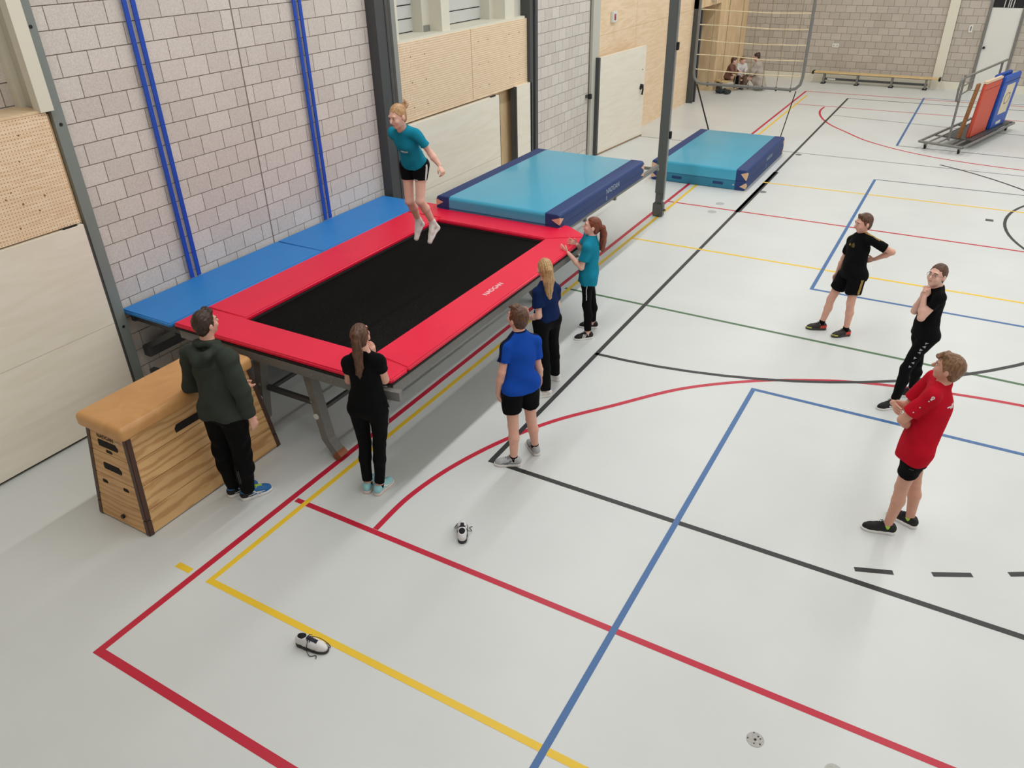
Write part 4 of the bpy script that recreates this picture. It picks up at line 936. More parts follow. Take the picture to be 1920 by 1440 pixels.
    G_.ell(at(.70), A3, (.80 * wsh + a, .09 * s * W + a, .165 * s + a * .5)); G_.rc(at(.62), at(hem - .3), (.138 if male else .118) * s * W + a, ((.148 if male else .143) + tk.get('flare', .012)) * s * W + a, .04, (f, 1.25), [(at(hem), -u)])
    binf = bottom.get('loose', .012) * s + .007
    G_.ell(at(.06, -.008), A3, ((.134 if male else .156) * s * W + binf, .104 * s * W + binf, .20 * s), .04, [(at(hem), -u)])
    if hem < .02:
        for q in 'LR': G_.rc(J['hip' + q] - f * .03 * s, J['hip' + q] + (J['kn' + q] - J['hip' + q]) * .35, (.08 if male else .087) * s * W + binf, .08 * s * W + binf, .04, None, [(at(hem), -u)])
    G_.rc(J['shL'] - u * .006, J['shR'] - u * .006, .051 * s + a * .3, None, .03); [G_.rc(at(1.0, -.008), J[q_] - u * .008, .047 * s + a * .3, .048 * s + a * .3, .03) for q_ in ('shL', 'shR')]
    sl = tk.get('sleeve', .55)
    for q in 'LR':
        sh, el, wr = J['sh' + q], J['el' + q], J['wr' + q]
        if sl <= 1:
            e = sh + (el - sh) * sl; G_.rc(sh, sh + (el - sh) * (sl + .2), .047 * s * W + a * .5, .044 * s * W + a * (1.15 if sl > .5 else .5), .025, None, [(e, el - sh)])
        else:
            G_.rc(sh, el, .052 * s * W + a, .044 * s + a, .03); e = el + (wr - el) * .93; G_.rc(el, wr + (wr - el) * .1, .044 * s + a * .9, .034 * s + a * .8, .02, None, [(e, wr - el)])
    if tk.get('hood'):
        G_.chain([at(.96, -.03, .095), at(.90, -.1, .07), at(.86, -.125, 0), at(.90, -.1, -.07), at(.96, -.03, -.095)], [.035 * s, .045 * s, .05 * s, .045 * s, .035 * s], .02); G_.chain([at(1.0, .03, .075), at(1.03, -.05, .06), at(1.03, -.075, 0), at(1.03, -.05, -.06), at(1.0, .03, -.075)], [.024 * s] * 5, .02)
    else: G_.ell(at(1.13, .012), A3, (.07 * s, .075 * s, .085 * s), .006, sub=True)
    to = to_mesh(tk.get('name', 't_shirt'), G_.mesh(tk.get('wr', .004), 26, None, int(H * 100)), tk['mat'], P, base); out['top'] = to
    # ---- bottom
    bk = bottom; inf = bk.get('loose', .012) * s; G_ = Sdf(.0065 if res < .01 else res, .02); waist = (at(bk.get('waist', top.get('hem', -.1) + .05)), u)
    G_.ell(at(.06, -.008), A3, ((.134 if male else .158) * s * W + inf * .7, .104 * s * W + inf * .7, .15 * s), .03, [waist])
    for q in 'LR':
        hip, kn, an = J['hip' + q], J['kn' + q], J['an' + q]; ln = bk.get('len', 2.)
        if ln <= 1:
            e = hip + (kn - hip) * ln; G_.rc(hip, hip + (kn - hip) * (ln + .15), .082 * s * W + inf, .07 * s * W + inf * bk.get('flare', 1.5), .025, None, [(e, kn - hip), waist])
        else:
            G_.rc(hip, kn, .079 * s * W + inf, .053 * s + inf, .022, None, [waist]); G_.rc(kn, kn + (an - kn) * .35 - (f if seated else fh) * .012 * s, .053 * s + inf, .053 * s + inf, .02)
            e = kn + (an - kn) * bk.get('ankle', .93); G_.rc(kn + (an - kn) * .35 - (f if seated else fh) * .012 * s, an + (an - kn) * .1, .052 * s + inf, .037 * s + inf * bk.get('cuff', 1.), .02, None, [(e, an - kn)])
        G_.rc(hip - f * .03 * s, hip + (kn - hip) * .28, (.08 if male else .087) * s * W + inf * .7, .072 * s * W + inf * .7, .03, None, [waist])
    bo = to_mesh(bk.get('name', 'leggings'), G_.mesh(bk.get('wr', .003), 30, None, int(H * 77)), bk['mat'], P, base); out['bottom'] = bo
    # ---- shoes
    if shoes and not air and not seated:
        for q in 'LR':
            he, dv = J['he' + q], J['fd' + q]; L_ = .272 * s
            shoe(P, 'shoe', tuple(V(he[0], he[1], 0) - dv * .012 - base), math.atan2(dv[1], dv[0]), L_, shoes['cols'], q == 'L', deco=shoes.get('deco'))
            if shoes.get('sock'):
                an, kn = J['an' + q], J['kn' + q]; S2 = Sdf(.006, .01); S2.rc(an - V(0, 0, .02), an + nrm(kn - an) * .09 * s, .039 * s, .0405 * s, .01, None, [(an + nrm(kn - an) * shoes.get('sockh', .03) * s, kn - an)]); to_mesh('sock', S2.mesh(), shoes['sock'], P, base)
    if air:
        for q in 'LR':
            an, kn, he, to_ = J['an' + q], J['kn' + q], J['he' + q], J['to' + q]; S2 = Sdf(.006, .015)
            S2.rc(an, he, .039 * s, .034 * s); S2.rc(an, to_, .038 * s, .027 * s); S2.rc(he, to_, .03 * s, .026 * s); S2.rc(an, an + (kn - an) * .2, .037 * s, .04 * s, .015, None, [(an + (kn - an) * .13, kn - an)]); to_mesh('sock', S2.mesh(.002, 60), shoes['sock'], P, base)
    return out
# joints of each person in hall coordinates (metres)
JK = 'pelvis neck head shL shR elL elR wrL wrR haL haR knL knR anL anR heL heR toL toR'.split()
PJ = {
 'man': [(-4.992, 3.561, 0.909), (-5.03, 3.6, 1.595), (-5.028, 3.625, 1.766), (-5.258, 3.554, 1.485), (-4.802, 3.592, 1.532), (-5.37, 3.573, 1.108), (-4.732, 3.583, 1.225), (-5.097, 3.852, 1.06), (-4.723, 3.609, 0.948), (-5.014, 3.864, 1.042), (-4.72, 3.63, 0.871), (-5.14, 3.522, 0.45), (-4.891, 3.568, 0.506), (-5.145, 3.569, 0.068), (-4.941, 3.561, 0.126), (-5.14, 3.506, 0.02), (-4.995, 3.532, 0.02), (-5.06, 3.693, 0.02), (-4.879, 3.801, 0.02)],
 'girl_black': [(-3.998, 4.289, 0.919), (-3.98, 4.288, 1.461), (-4.001, 4.309, 1.592), (-4.129, 4.236, 1.345), (-3.827, 4.319, 1.393), (-4.21, 4.317, 1.096), (-3.873, 4.395, 1.148), (-4.118, 4.394, 1.342), (-3.985, 4.43, 1.342), (-4.04, 4.425, 1.417), (-3.981, 4.41, 1.465), (-4.095, 4.28, 0.498), (-3.946, 4.313, 0.527), (-4.082, 4.25, 0.083), (-3.963, 4.256, 0.111), (-4.045, 4.153, 0.02), (-3.942, 4.174, 0.02), (-4.113, 4.382, 0.02), (-3.964, 4.444, 0.02)],
 'boy_blue': [(-3.048, 5.303, 0.771), (-3.063, 5.338, 1.37), (-3.089, 5.358, 1.504), (-3.123, 5.19, 1.295), (-2.973, 5.472, 1.26), (-3.134, 5.14, 1.043), (-2.951, 5.492, 0.977), (-3.192, 5.157, 0.785), (-2.985, 5.605, 0.815), (-3.182, 5.175, 0.703), (-3.0, 5.613, 0.739), (-3.076, 5.249, 0.387), (-2.982, 5.406, 0.361), (-3.095, 5.248, 0.042), (-2.981, 5.466, 0.078), (-3.003, 5.212, 0.02), (-2.928, 5.432, 0.02), (-3.25, 5.099, 0.02), (-3.164, 5.619, 0.02)],
 'girl_navy': [(-3.471, 6.645, 0.801), (-3.467, 6.634, 1.299), (-3.497, 6.653, 1.43), (-3.508, 6.498, 1.234), (-3.417, 6.76, 1.193), (-3.479, 6.489, 0.955), (-3.421, 6.797, 0.971), (-3.659, 6.58, 0.845), (-3.56, 6.889, 0.972), (-3.779, 6.688, 1.004), (-3.64, 6.873, 0.972), (-3.459, 6.612, 0.438), (-3.435, 6.77, 0.457), (-3.439, 6.575, 0.024), (-3.412, 6.786, 0.118), (-3.335, 6.494, 0.02), (-3.4, 6.831, 0.02), (-3.471, 6.396, 0.02), (-3.559, 6.844, 0.02)],
 'girl_teal': [(-3.637, 8.072, 0.676), (-3.63, 8.133, 1.285), (-3.631, 8.126, 1.407), (-3.611, 7.946, 1.21), (-3.731, 8.284, 1.28), (-3.664, 7.928, 0.942), (-3.823, 8.259, 1.043), (-3.85, 7.936, 1.097), (-3.852, 8.19, 1.114), (-3.916, 7.95, 1.129), (-3.898, 8.164, 1.142), (-3.623, 8.03, 0.413), (-3.612, 8.216, 0.362), (-3.604, 8.045, 0.053), (-3.612, 8.258, 0.071), (-3.513, 7.98, 0.02), (-3.578, 8.27, 0.02), (-3.714, 7.825, 0.02), (-3.793, 8.192, 0.02)],
 'boy_black': [(-0.805, 9.548, 0.795), (-0.801, 9.567, 1.309), (-0.807, 9.54, 1.447), (-0.678, 9.44, 1.312), (-0.913, 9.667, 1.192), (-0.43, 9.492, 1.167), (-0.955, 9.722, 0.913), (-0.603, 9.586, 1.017), (-0.995, 9.72, 0.731), (-0.787, 9.61, 0.952), (-1.003, 9.707, 0.649), (-0.747, 9.479, 0.461), (-1.017, 9.59, 0.394), (-0.74, 9.517, 0.132), (-1.04, 9.63, 0.082), (-0.691, 9.543, 0.02), (-0.985, 9.575, 0.02), (-0.893, 9.388, 0.02), (-1.242, 9.475, 0.02)],
 'girl_glasses': [(0.103, 8.162, 0.821), (0.103, 8.178, 1.336), (0.072, 8.146, 1.479), (0.153, 8.036, 1.311), (0.044, 8.287, 1.241), (0.037, 7.995, 1.072), (-0.036, 8.193, 1.049), (0.016, 8.053, 1.264), (-0.009, 8.085, 1.235), (0.019, 8.075, 1.325), (-0.006, 8.081, 1.306), (-0.004, 8.086, 0.46), (0.13, 8.231, 0.436), (0.028, 8.093, 0.05), (0.146, 8.273, 0.094), (0.051, 8.037, 0.02), (0.195, 8.374, 0.02), (-0.146, 7.884, 0.02), (-0.034, 8.264, 0.02)],
 'boy_red': [(0.248, 5.906, 0.753), (0.293, 5.999, 1.435), (0.297, 5.985, 1.575), (0.256, 5.826, 1.404), (0.238, 6.182, 1.393), (0.093, 5.803, 1.149), (0.099, 6.148, 1.076), (0.17, 5.942, 1.011), (-0.003, 5.967, 1.187), (0.032, 6.088, 1.152), (0.032, 5.881, 1.187), (0.233, 5.904, 0.499), (0.33, 6.058, 0.429), (0.205, 5.912, 0.093), (0.357, 6.086, 0.06), (0.267, 5.879, 0.02), (0.417, 6.038, 0.02), (-0.02, 5.831, 0.02), (0.188, 6.144, 0.02)],
 'jumper': [(-5.033, 6.585, 2.345), (-5.001, 6.405, 2.743), (-4.992, 6.328, 2.894), (-4.836, 6.425, 2.733), (-5.155, 6.424, 2.714), (-4.765, 6.53, 2.509), (-5.231, 6.655, 2.554), (-4.669, 6.54, 2.392), (-5.21, 6.809, 2.383), (-4.626, 6.529, 2.334), (-5.177, 6.854, 2.322), (-4.928, 6.505, 1.988), (-5.086, 6.523, 1.961), (-4.923, 6.692, 1.701), (-5.119, 6.691, 1.702), (-4.91, 6.755, 1.615), (-5.117, 6.75, 1.628), (-4.928, 6.621, 1.494), (-5.116, 6.627, 1.498)],
}
PJ = {n: dict(zip(JK, v)) for n, v in PJ.items()}
def fab(name, rgb, bump=.25): return mat('fabric_' + name, rgb, .9, spec=.15, var=.05, scale=14, bump=bump, bscale=420)
SK1 = skin('skin_light', (226, 172, 152)); SK2 = skin('skin_fair', (232, 184, 166)); SK3 = skin('skin_warm', (214, 160, 138))
F_BLACK = fab('black', (11, 11, 13)); F_TEAL = fab('teal', (24, 132, 160)); F_WHITE = mat('print_on_fabric', (222, 222, 220), .7); F_GOLD = mat('gold_print', (176, 142, 66), .6)
H_DARK = hairmat('hair_dark_brown', (66, 42, 30), (38, 24, 17)); H_BROWN = hairmat('hair_brown', (104, 66, 42), (66, 40, 25)); H_BLOND = hairmat('hair_blond', (204, 168, 118), (158, 120, 78)); H_GING = hairmat('hair_ginger', (136, 68, 40), (98, 44, 26)); H_LIGHT = hairmat('hair_light_brown', (142, 104, 72), (104, 74, 50)); H_BLOND2 = hairmat('hair_dark_blond', (200, 160, 116), (160, 118, 80))
S_WHITE = mat('sole_white', (232, 230, 226), .6); S_BLACKU = mat('shoe_black', (16, 16, 18), .7, bump=.3, bscale=300); S_LIME = mat('shoe_lime', (168, 214, 66), .6)
def loc(r, p): return np.asarray(p, float) - r['base']
# man
r = person('man in dark green hoodie and black joggers beside the vaulting box', PJ['man'], 1.86, (86, 5), SK1,
    ('short', H_DARK, [([(0, .03, .1), (.01, .05, .128)], [.02, .008]), ([(.02, .0, .1), (.03, .02, .125)], [.02, .006])]),
    dict(mat=fab('hoodie', (56, 62, 56)), name='hoodie', sleeve=2, hood=True, loose=.022, hem=-.06, wr=.007), dict(mat=F_BLACK, name='joggers', loose=.022, cuff=.7, wr=.007, ankle=.97),
    dict(cols=(mat('shoe_blue', (38, 104, 170), .6), S_WHITE, S_LIME), deco=[('cross', S_WHITE), ('heel', S_BLACKU), ('tongue', S_LIME)], sock=F_BLACK), curl=(.4, .45), build=1.04)
T = bvh_of(r['bottom'])
for k in (.5, .54):
    a = loc(r, r['J']['knR'] + (r['J']['anR'] - r['J']['knR']) * .35 - r['f'] * .2 - r['l'] * (k - .5)); b = loc(r, r['J']['knR'] + (r['J']['anR'] - r['J']['knR']) * .75 - r['f'] * .2 - r['l'] * (k - .5)); ribbon('piping', T, [a, b], .006, mat('piping_grey', (74, 76, 80), .6), r['P'])
# girl in black
pony = [([(0, -.095, .055), (.0, -.128, .06), (.0, -.145, .0), (.005, -.15, -.1), (0, -.15, -.2), (.01, -.145, -.3), (.0, -.135, -.37)], [.02, .028, .032, .034, .031, .024, .008]), ([(-.02, -.13, .03), (-.03, -.15, -.1), (-.022, -.148, -.24), (-.01, -.14, -.33)], [.02, .022, .02, .008])]
r = person('girl in black with long brown ponytail, hands at her face, at trampoline corner', PJ['girl_black'], 1.70, (112, 16), SK1, ('tied', H_BROWN, pony),
    dict(mat=F_BLACK, sleeve=.42, loose=.010, hem=.10, flare=-.012), dict(mat=F_BLACK, loose=.005, ankle=.92),
    dict(cols=(mat('shoe_aqua', (146, 200, 206), .6), mat('sole_pink', (226, 206, 200), .6), S_WHITE), deco=[('cross', S_WHITE)], sock=F_BLACK, sockh=.012), curl=(.5, .45), thumbs=((-.5, -1, .2), (.2, -1, .3)), male=False, build=1.08)
T = bvh_of(r['bottom']); J = r['J']
ribbon('side_stripe', T, [loc(r, J['hipR'] - r['l'] * .2 + V(0, 0, .06)), loc(r, J['hipR'] + (J['knR'] - J['hipR']) * .45 - r['l'] * .2)], .008, F_WHITE, r['P'])
elast = MB().tube([loc(r, r['hp'](.0 + .028 * math.cos(a), -.118, .06 + .028 * math.sin(a))) for a in [k * math.pi / 6 for k in range(13)]], .008, 6).build('hair_tie', F_BLACK, r['P'])
# boy in blue
r = person('boy in royal blue shirt and black shorts at the court corner', PJ['boy_blue'], 1.66, (166, 10), SK1, ('short', H_BROWN, [([(-.02, .03, .1), (.03, .06, .108)], [.022, .014])]),
    dict(mat=fab('royal', (22, 74, 172)), sleeve=.62, loose=.02, hem=-.1, flare=.0, wr=.006), dict(mat=F_BLACK, name='shorts', len=.62, loose=.022, flare=1.2, wr=.005),
    dict(cols=(mat('shoe_grey', (178, 180, 182), .6, bump=.3, bscale=250), mat('sole_pale', (226, 220, 218), .6), mat('lace_grey', (90, 92, 98), .7)), deco=[('cross', mat('shoe_trim_grey', (104, 108, 116), .5))], sock=F_BLACK), curl=(.4, .3))
T = bvh_of(r['top']); J = r['J']
for q, sg in (('L', 1), ('R', -1)):
    ribbon('shoulder_stripe', T, [loc(r, r['at'](1.05, 0, sg * .06)), loc(r, J['sh' + q] + r['u'] * .12 + r['l'] * sg * .02), loc(r, J['sh' + q] + (J['el' + q] - J['sh' + q]) * .3 + r['l'] * sg * .15), loc(r, J['sh' + q] + (J['el' + q] - J['sh' + q]) * .6 + r['l'] * sg * .15)], .045, fab('navy_trim', (14, 26, 52)), r['P'])
MB().tube([loc(r, r['at'](1.03 - .025 * math.cos(a), .0 + .062 * math.cos(a), .062 * math.sin(a))) for a in [k * math.pi / 12 for k in range(25)]], .008, 6).build('collar', MATS['fabric_navy_trim'], r['P'])
# girl in navy
pony = [([(0, -.095, .03), (0, -.13, .02), (0, -.14, -.08), (.005, -.135, -.2), (.0, -.13, -.29), (.01, -.125, -.33)], [.03, .042, .05, .045, .03, .012]), ([(-.03, -.1, .0), (-.035, -.125, -.1), (-.03, -.125, -.22)], [.03, .03, .014]), ([(.03, -.1, .0), (.035, -.125, -.1), (.03, -.125, -.24)], [.03, .03, .012])]
r = person('girl with long blond ponytail in navy shirt and black trousers', PJ['girl_navy'], 1.60, (140, 6), SK2, ('tied', H_BLOND, pony),
    dict(mat=fab('navy', (18, 38, 82)), sleeve=.6, loose=.02, hem=.08, flare=.0, wr=.006), dict(mat=F_BLACK, name='trousers', loose=.012, cuff=2.2, ankle=1.0),
    dict(cols=(mat('shoe_white', (228, 226, 222), .6), S_WHITE, S_WHITE)), curl=(.3, .3), male=False)
# girl in teal by the pad
pony = [([(0, -.1, .0), (0, -.135, -.02), (0, -.15, -.1), (.01, -.145, -.2), (0, -.14, -.29), (.0, -.15, -.33)], [.022, .036, .044, .042, .036, .014]), ([(.02, -.14, -.05), (.03, -.15, -.16), (.02, -.145, -.27)], [.025, .025, .016])]
r = person('girl with ginger ponytail in teal shirt reaching over the red pad', PJ['girl_teal'], 1.55, (206, 10), SK2, ('tied', H_GING, pony),
    dict(mat=F_TEAL, sleeve=.66, loose=.022, hem=-.22, flare=.004, wr=.006), dict(mat=F_BLACK, loose=.006, ankle=.9),
    dict(cols=(S_BLACKU, S_WHITE, S_BLACKU), deco=[('bars', S_WHITE)], sock=SK2), curl=(.15, .2), thumbs=((0, -.3, 1), (0, .3, 1)), male=False, spread=(1., .6))
T = bvh_of(r['bottom']); J = r['J']
ribbon('reflective_stripe', T, [loc(r, J['hipL'] + (J['knL'] - J['hipL']) * .35 + r['l'] * .2), loc(r, J['hipL'] + (J['knL'] - J['hipL']) * .85 + r['l'] * .2)], .008, F_WHITE, r['P'])
# boy in black with gold stripes
r = person('boy in black kit with gold stripes, hand on his back', PJ['boy_black'], 1.56, (218, -8), SK1, ('crop', H_BROWN, [([(-.03, .05, .09), (.035, .065, .098)], [.02, .016])]),
    dict(mat=F_BLACK, sleeve=.72, loose=.016, hem=-.12, flare=.0, wr=.006), dict(mat=F_BLACK, name='shorts', len=.62, loose=.024, flare=1.3, wr=.005),
    dict(cols=(mat('shoe_dark', (40, 34, 34), .5), mat('sole_dark', (60, 58, 50), .6), S_BLACKU), deco=[('heel', mat('shoe_red', (206, 62, 48), .5)), ('toe', mat('shoe_yellow', (206, 206, 96), .5))], sock=F_BLACK, sockh=.06), curl=(.6, .25), thumbs=((0, 0, 1), None))
T = bvh_of(r['top']); J = r['J']
for q, sg in (('L', 1), ('R', -1)):
    
    for k in (-1, 0, 1):
        o_ = r['f'] * (.02 + k * .02) + V(0, 0, .03)
        ribbon('gold_stripe', T, [loc(r, r['at'](1.06, .0 + k * .02, sg * .07)), loc(r, J['sh' + q] + r['u'] * .1 + o_), loc(r, J['sh' + q] + (J['el' + q] - J['sh' + q]) * .68 + o_ * 2 + r['u'] * .06)], .009, F_GOLD, r['P'])
patch('badge', T, loc(r, r['at'](.78, .3, .065)), [(-.02, -.025), (.02, -.025), (.026, .005), (.0, .035), (-.026, .005)], r['l'], mat('badge_gold', (92, 74, 40), .6), r['P'])
patch('emblem', T, loc(r, r['at'](.8, .3, -.06)), [(-.017, -.014), (.017, -.014), (.006, .016), (-.004, .012)], r['l'], F_GOLD, r['P'])
T = bvh_of(r['bottom'])
for k in (-1, 0, 1): ribbon('gold_stripe', T, [loc(r, J['hipL'] + r['l'] * .2 + r['f'] * (.0 + k * .02) + V(0, 0, .02)), loc(r, J['hipL'] + (J['knL'] - J['hipL']) * .6 + r['l'] * .2 + r['f'] * (.02 + k * .02))], .008, F_GOLD, r['P'])
# girl with glasses
r = person('girl in black with glasses and folded hands, smiling', PJ['girl_glasses'], 1.62, (240, 10), SK2, ('tied', H_BROWN, [([(0, -.095, -.02), (0, -.12, -.06), (.0, -.115, -.14)], [.02, .025, .01])]),
    dict(mat=F_BLACK, sleeve=.5, loose=.012, hem=-.06, flare=.0), dict(mat=F_BLACK, loose=.006, ankle=.92),
    dict(cols=(S_BLACKU, S_WHITE, S_BLACKU), deco=[('swoosh', S_WHITE)], sock=SK2), curl=(.75, .7), thumbs=((.6, .3, .3), (.3, .6, .3)), male=False)
hp = r['hp']; gl = MB()
for sg in (-1, 1):
    gl.tube([loc(r, hp(sg * .031 + .022 * math.cos(a), .098 - .004 * abs(math.cos(a)), .004 + .019 * math.sin(a))) for a in [k * math.pi / 8 for k in range(17)]], .0021, 5); gl.tube([loc(r, hp(sg * .053, .094, .008)), loc(r, hp(sg * .078, .02, .006)), loc(r, hp(sg * .08, -.01, .0))], .002, 5)
gl.tube([loc(r, hp(-.01, .1, .008)), loc(r, hp(.01, .1, .008))], .002, 5); gl.build('glasses', mat('glasses_frame', (150, 128, 118), .3, .5), r['P'])
T = bvh_of(r['bottom']); J = r['J']
for k in range(7):
    c = J['hipL'] + (J['knL'] - J['hipL']) * (.12 + k * .13) + r['l'] * .2 + r['f'] * .03; sc = .016 - .0004 * k
    patch('triangle_print', T, loc(r, c), [(-sc, -sc), (sc, 0), (-sc, sc)] if k % 2 else [(sc, -sc), (sc, sc), (-sc, 0)], r['f'], mat('print_silver', (170, 172, 174), .6), r['P'])
# boy in red
r = person('boy in red shirt with folded arms at the right', PJ['boy_red'], 1.70, (168, 8), SK3, ('short', H_LIGHT, [([(-.03, .06, .088), (.02, .085, .085), (.04, .08, .08)], [.022, .018, .01]), ([(0, -.03, .1), (.0, .05, .105)], [.03, .02])]),
    dict(mat=fab('red', (190, 18, 40)), sleeve=.72, loose=.02, hem=-.2, flare=-.016, wr=.007), dict(mat=F_BLACK, name='shorts', len=.60, loose=.010, flare=1.0, wr=.003),
    dict(cols=(S_BLACKU, S_WHITE, S_BLACKU), deco=[], sock=S_LIME, sockh=.008), curl=(.2, .25), thumbs=((0, 0, 1), (0, 0, 1)), build=1.0)
T = bvh_of(r['top']); J = r['J']; d_ = J['elL'] - J['shL']
circ = lambda q: [(q * math.cos(a), q * math.sin(a)) for a in [k * math.pi / 6 for k in range(12)]]
for k, q in enumerate((.012, .008, .006, .005, .005)): patch('dot_print', T, loc(r, J['shL'] + d_ * (.06 + .15 * k) + r['l'] * .2 + V(0, 0, .04)), circ(q), r['f'], F_WHITE, r['P'])
patch('ring_print', T, loc(r, J['shL'] + d_ * .06 + r['l'] * .2 + V(0, 0, .04)), circ(.005), r['f'], mat('print_redcore', (170, 30, 50), .7), r['P'], .003)
for k in range(2): patch('back_print', T, loc(r, r['at'](.80, -.16, .12 - .035 * k)), [(-.02, -.018), (-.008, -.018), (.014, .018), (.002, .018)], -r['l'], F_WHITE, r['P'])
patch('back_print', T, loc(r, r['at'](.78, -.14, .15)), [(-.02, -.005), (.014, -.005), (.014, .006), (-.02, .006)], -r['l'], F_WHITE, r['P'])
T = bvh_of(r['bottom']); patch('mark', T, loc(r, J['hipL'] + (J['knL'] - J['hipL']) * .45 + r['l'] * .2), [(-.018, -.004), (.018, .0), (.018, .006), (-.018, .003)], r['f'], mat('mark_grey', (70, 70, 76), .6), r['P'])
# jumping girl
bun = [([(0, -.09, .05), (.0, -.12, .085), (-.005, -.15, .10), (-.01, -.175, .095)], [.022, .03, .026, .012]), ([(.01, -.1, .06), (.02, -.11, .13), (.015, -.1, .165)], [.02, .012, .004]), ([(-.02, -.12, .09), (-.04, -.16, .12)], [.018, .006])]
r = person('blond girl in teal shirt and black shorts jumping above the trampoline bed', PJ['jumper'], 1.55, (262, -14), SK2, ('tied', H_BLOND2, bun),
    dict(mat=F_TEAL, sleeve=.62, loose=.018, hem=.03, flare=.0, wr=.006), dict(mat=F_BLACK, name='shorts', len=.40, loose=.014, flare=1.2, waist=.22),
    dict(sock=mat('sock_white', (228, 224, 220), .9)), curl=(.95, .8), male=False, air=True, build=.9)
T = bvh_of(r['bottom']); J = r['J']
for k in (-1, 0, 1): ribbon('side_stripe', T, [loc(r, r['at'](.18, .02 + k * .022, .3)), loc(r, J['hipL'] + (J['knL'] - J['hipL']) * .39 + r['l'] * .2 + r['f'] * (.02 + k * .022))], .009, F_WHITE, r['P'])
patch('logo', T, loc(r, J['hipL'] + (J['knL'] - J['hipL']) * .30 + r['f'] * .3 + r['l'] * .0), [(-.028, -.006), (.028, -.006), (.028, .006), (-.028, .006)], r['l'], F_WHITE, r['P'])
T = bvh_of(r['top'])
for k, (a, b) in enumerate(((-.045, .045), (-.03, .03))): patch('logo', T, loc(r, r['at'](.50 - .035 * k, .3, .02)), [(a, -.006 + .003 * k), (b, -.006 + .003 * k), (b, .006 - .003 * k), (a, .006 - .003 * k)], r['l'], F_WHITE, r['P'])

# ---------------------------------------------------------------- group sitting far away in the corner
def seat_pose(pel, yaw, H, lean=.1, knee_up=.0, arms=.25, headp=None):
    a = math.radians(yaw); f = V(math.cos(a), math.sin(a), 0); l = V(-math.sin(a), math.cos(a), 0); z = V(0, 0, 1); p = np.asarray(pel, float); k = H / 1.7
    J = dict(pelvis=p, neck=p + (z * .52 + f * lean) * k, head=p + (z * .66 + f * (lean * 1.2 + .03)) * k)
    for q, s in (('L', 1), ('R', -1)):
        J['sh' + q] = p + (z * .47 + f * lean * .9 + l * s * .17) * k; J['el' + q] = p + (z * .25 + f * (lean + .1) + l * s * .21) * k; J['wr' + q] = p + (z * .2 + f * (lean + .3) + l * s * .1) * k; J['ha' + q] = J['wr' + q] + f * .08 * k
        J['hip' + q] = p + l * s * .09 * k - z * .02; J['kn' + q] = p + (f * .4 + l * s * .12 + z * knee_up) * k; J['an' + q] = V(*(p + (f * .46 + l * s * .12) * k)[:2], .09); J['he' + q] = J['an' + q] - f * .05; J['to' + q] = J['an' + q] + f * .16
    return J
def seated(label, pel, yaw, H, hair, top, bottom, face, **k):
    return person(label, seat_pose(pel, yaw, H, **k), H, face, SK2, hair, top, bottom, None, seated=True, res=.012, feat=False, group='people sitting in the far corner')
sb = thing('low_bench', 'low pale wooden bench under the seated group in the far corner', 'bench', (-6.82, 25.15, 0), math.radians(48))
slab('seat', (-.38, -.16, .27), (.7, .16, .31), MATS['bench_wood'], sb, .008)
for x in (-.3, .45): box('leg', (x - .03, -.13, 0), (x + .03, .13, .27), M_STEELD, sb)
r1 = seated('child in brown sweater sitting in the far corner', (-6.86, 25.15, .40), -5, 1.2, ('tied', H_BROWN), dict(mat=fab('brown', (124, 88, 76)), sleeve=2, loose=.03, hem=-.1), dict(mat=F_BLACK, loose=.012), (20, -20), lean=.16)
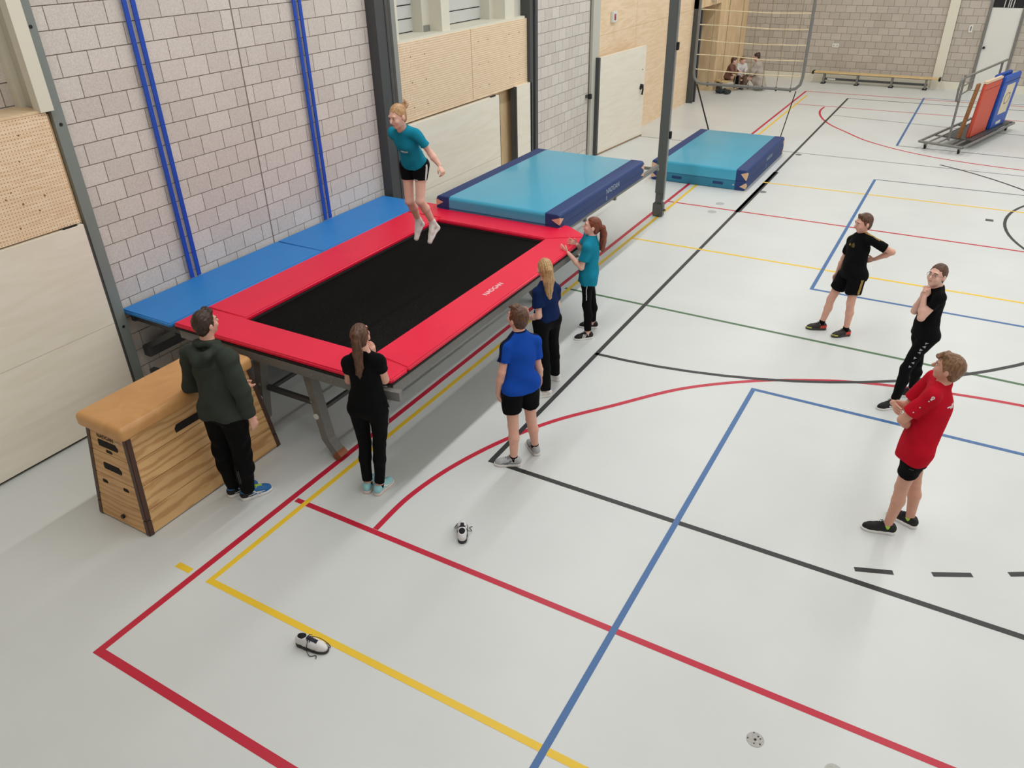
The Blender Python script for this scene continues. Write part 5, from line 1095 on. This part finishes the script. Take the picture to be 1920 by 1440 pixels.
r2 = seated('child in white top sitting in the far corner', (-6.58, 25.55, .40), -62, 1.15, ('tied', H_LIGHT), dict(mat=fab('white', (214, 212, 210)), sleeve=2, loose=.03, hem=-.1), dict(mat=fab('brownleg', (110, 84, 74)), loose=.012), (-30, -25), lean=.12)
r3 = seated('adult in grey coat sitting opposite the children in the far corner', (-5.98, 25.58, .30), 185, 1.66, ('tied', H_DARK, [([(0, -.05, .05), (0, -.06, .1)], [.06, .045])]), dict(mat=fab('greycoat', (176, 166, 156)), name='coat', sleeve=2, loose=.05, hem=-.45, flare=.06, wr=.01), dict(mat=fab('greypants', (120, 112, 104)), loose=.02), (185, -15), lean=.12, knee_up=.06)
bag = Sdf(.012, .05); bag.rc(V(-.18, 0, .07), V(.15, .05, .06), .08, .06, .03, ((0, 0, 1), 1.1)); bag.rc(V(0, .05, .09), V(.1, -.03, .05), .07, .06); bag.plane((0, 0, .004), (0, 0, -1))
b_ = to_mesh('sports_bag', bag.mesh(.012, 30), fab('bag', (60, 64, 62)), None, (0, 0, 0)); b_.location = (-6.75, 24.55, 0); tag(b_, 'dark soft sports bag lying on the floor by the far doorway', 'bag')

# ---------------------------------------------------------------- two single shoes on the floor
for (h_, t_, roll, lb) in (((-2.889, 4.009), (-3.026, 4.228), 0, 'single white shoe with black laces lying beyond the red line'), ((-3.382, 2.54), (-3.139, 2.58), 0, 'single white shoe with dark laces lying near the yellow line')):
    o = shoe(None, 'lost_shoe', (h_[0], h_[1], 0), math.atan2(t_[1] - h_[1], t_[0] - h_[0]), .265, (mat('shoe_white_leather', (224, 222, 222), .45), mat('sole_black', (40, 40, 44), .6), mat('lace_navy', (26, 24, 44), .7)), True, opening=mat('lining_black', (16, 15, 20), .9), deco=[('tongue', mat('tongue_navy', (30, 27, 46), .8))])
    tag(o, lb, 'shoe', 'two white shoes on the floor')
    for pts in ([(.12, .02, .09), (.15, .06, .05), (.21, .07, .01), (.26, .045, .008), (.25, .02, .02)], [(.12, -.02, .09), (.12, -.055, .04), (.16, -.08, .008), (.2, -.06, .006), (.215, -.085, .005)]): MB().tube(spline(pts, 5), .0028, 5).build('loose_lace', MATS['lace_navy'], o)
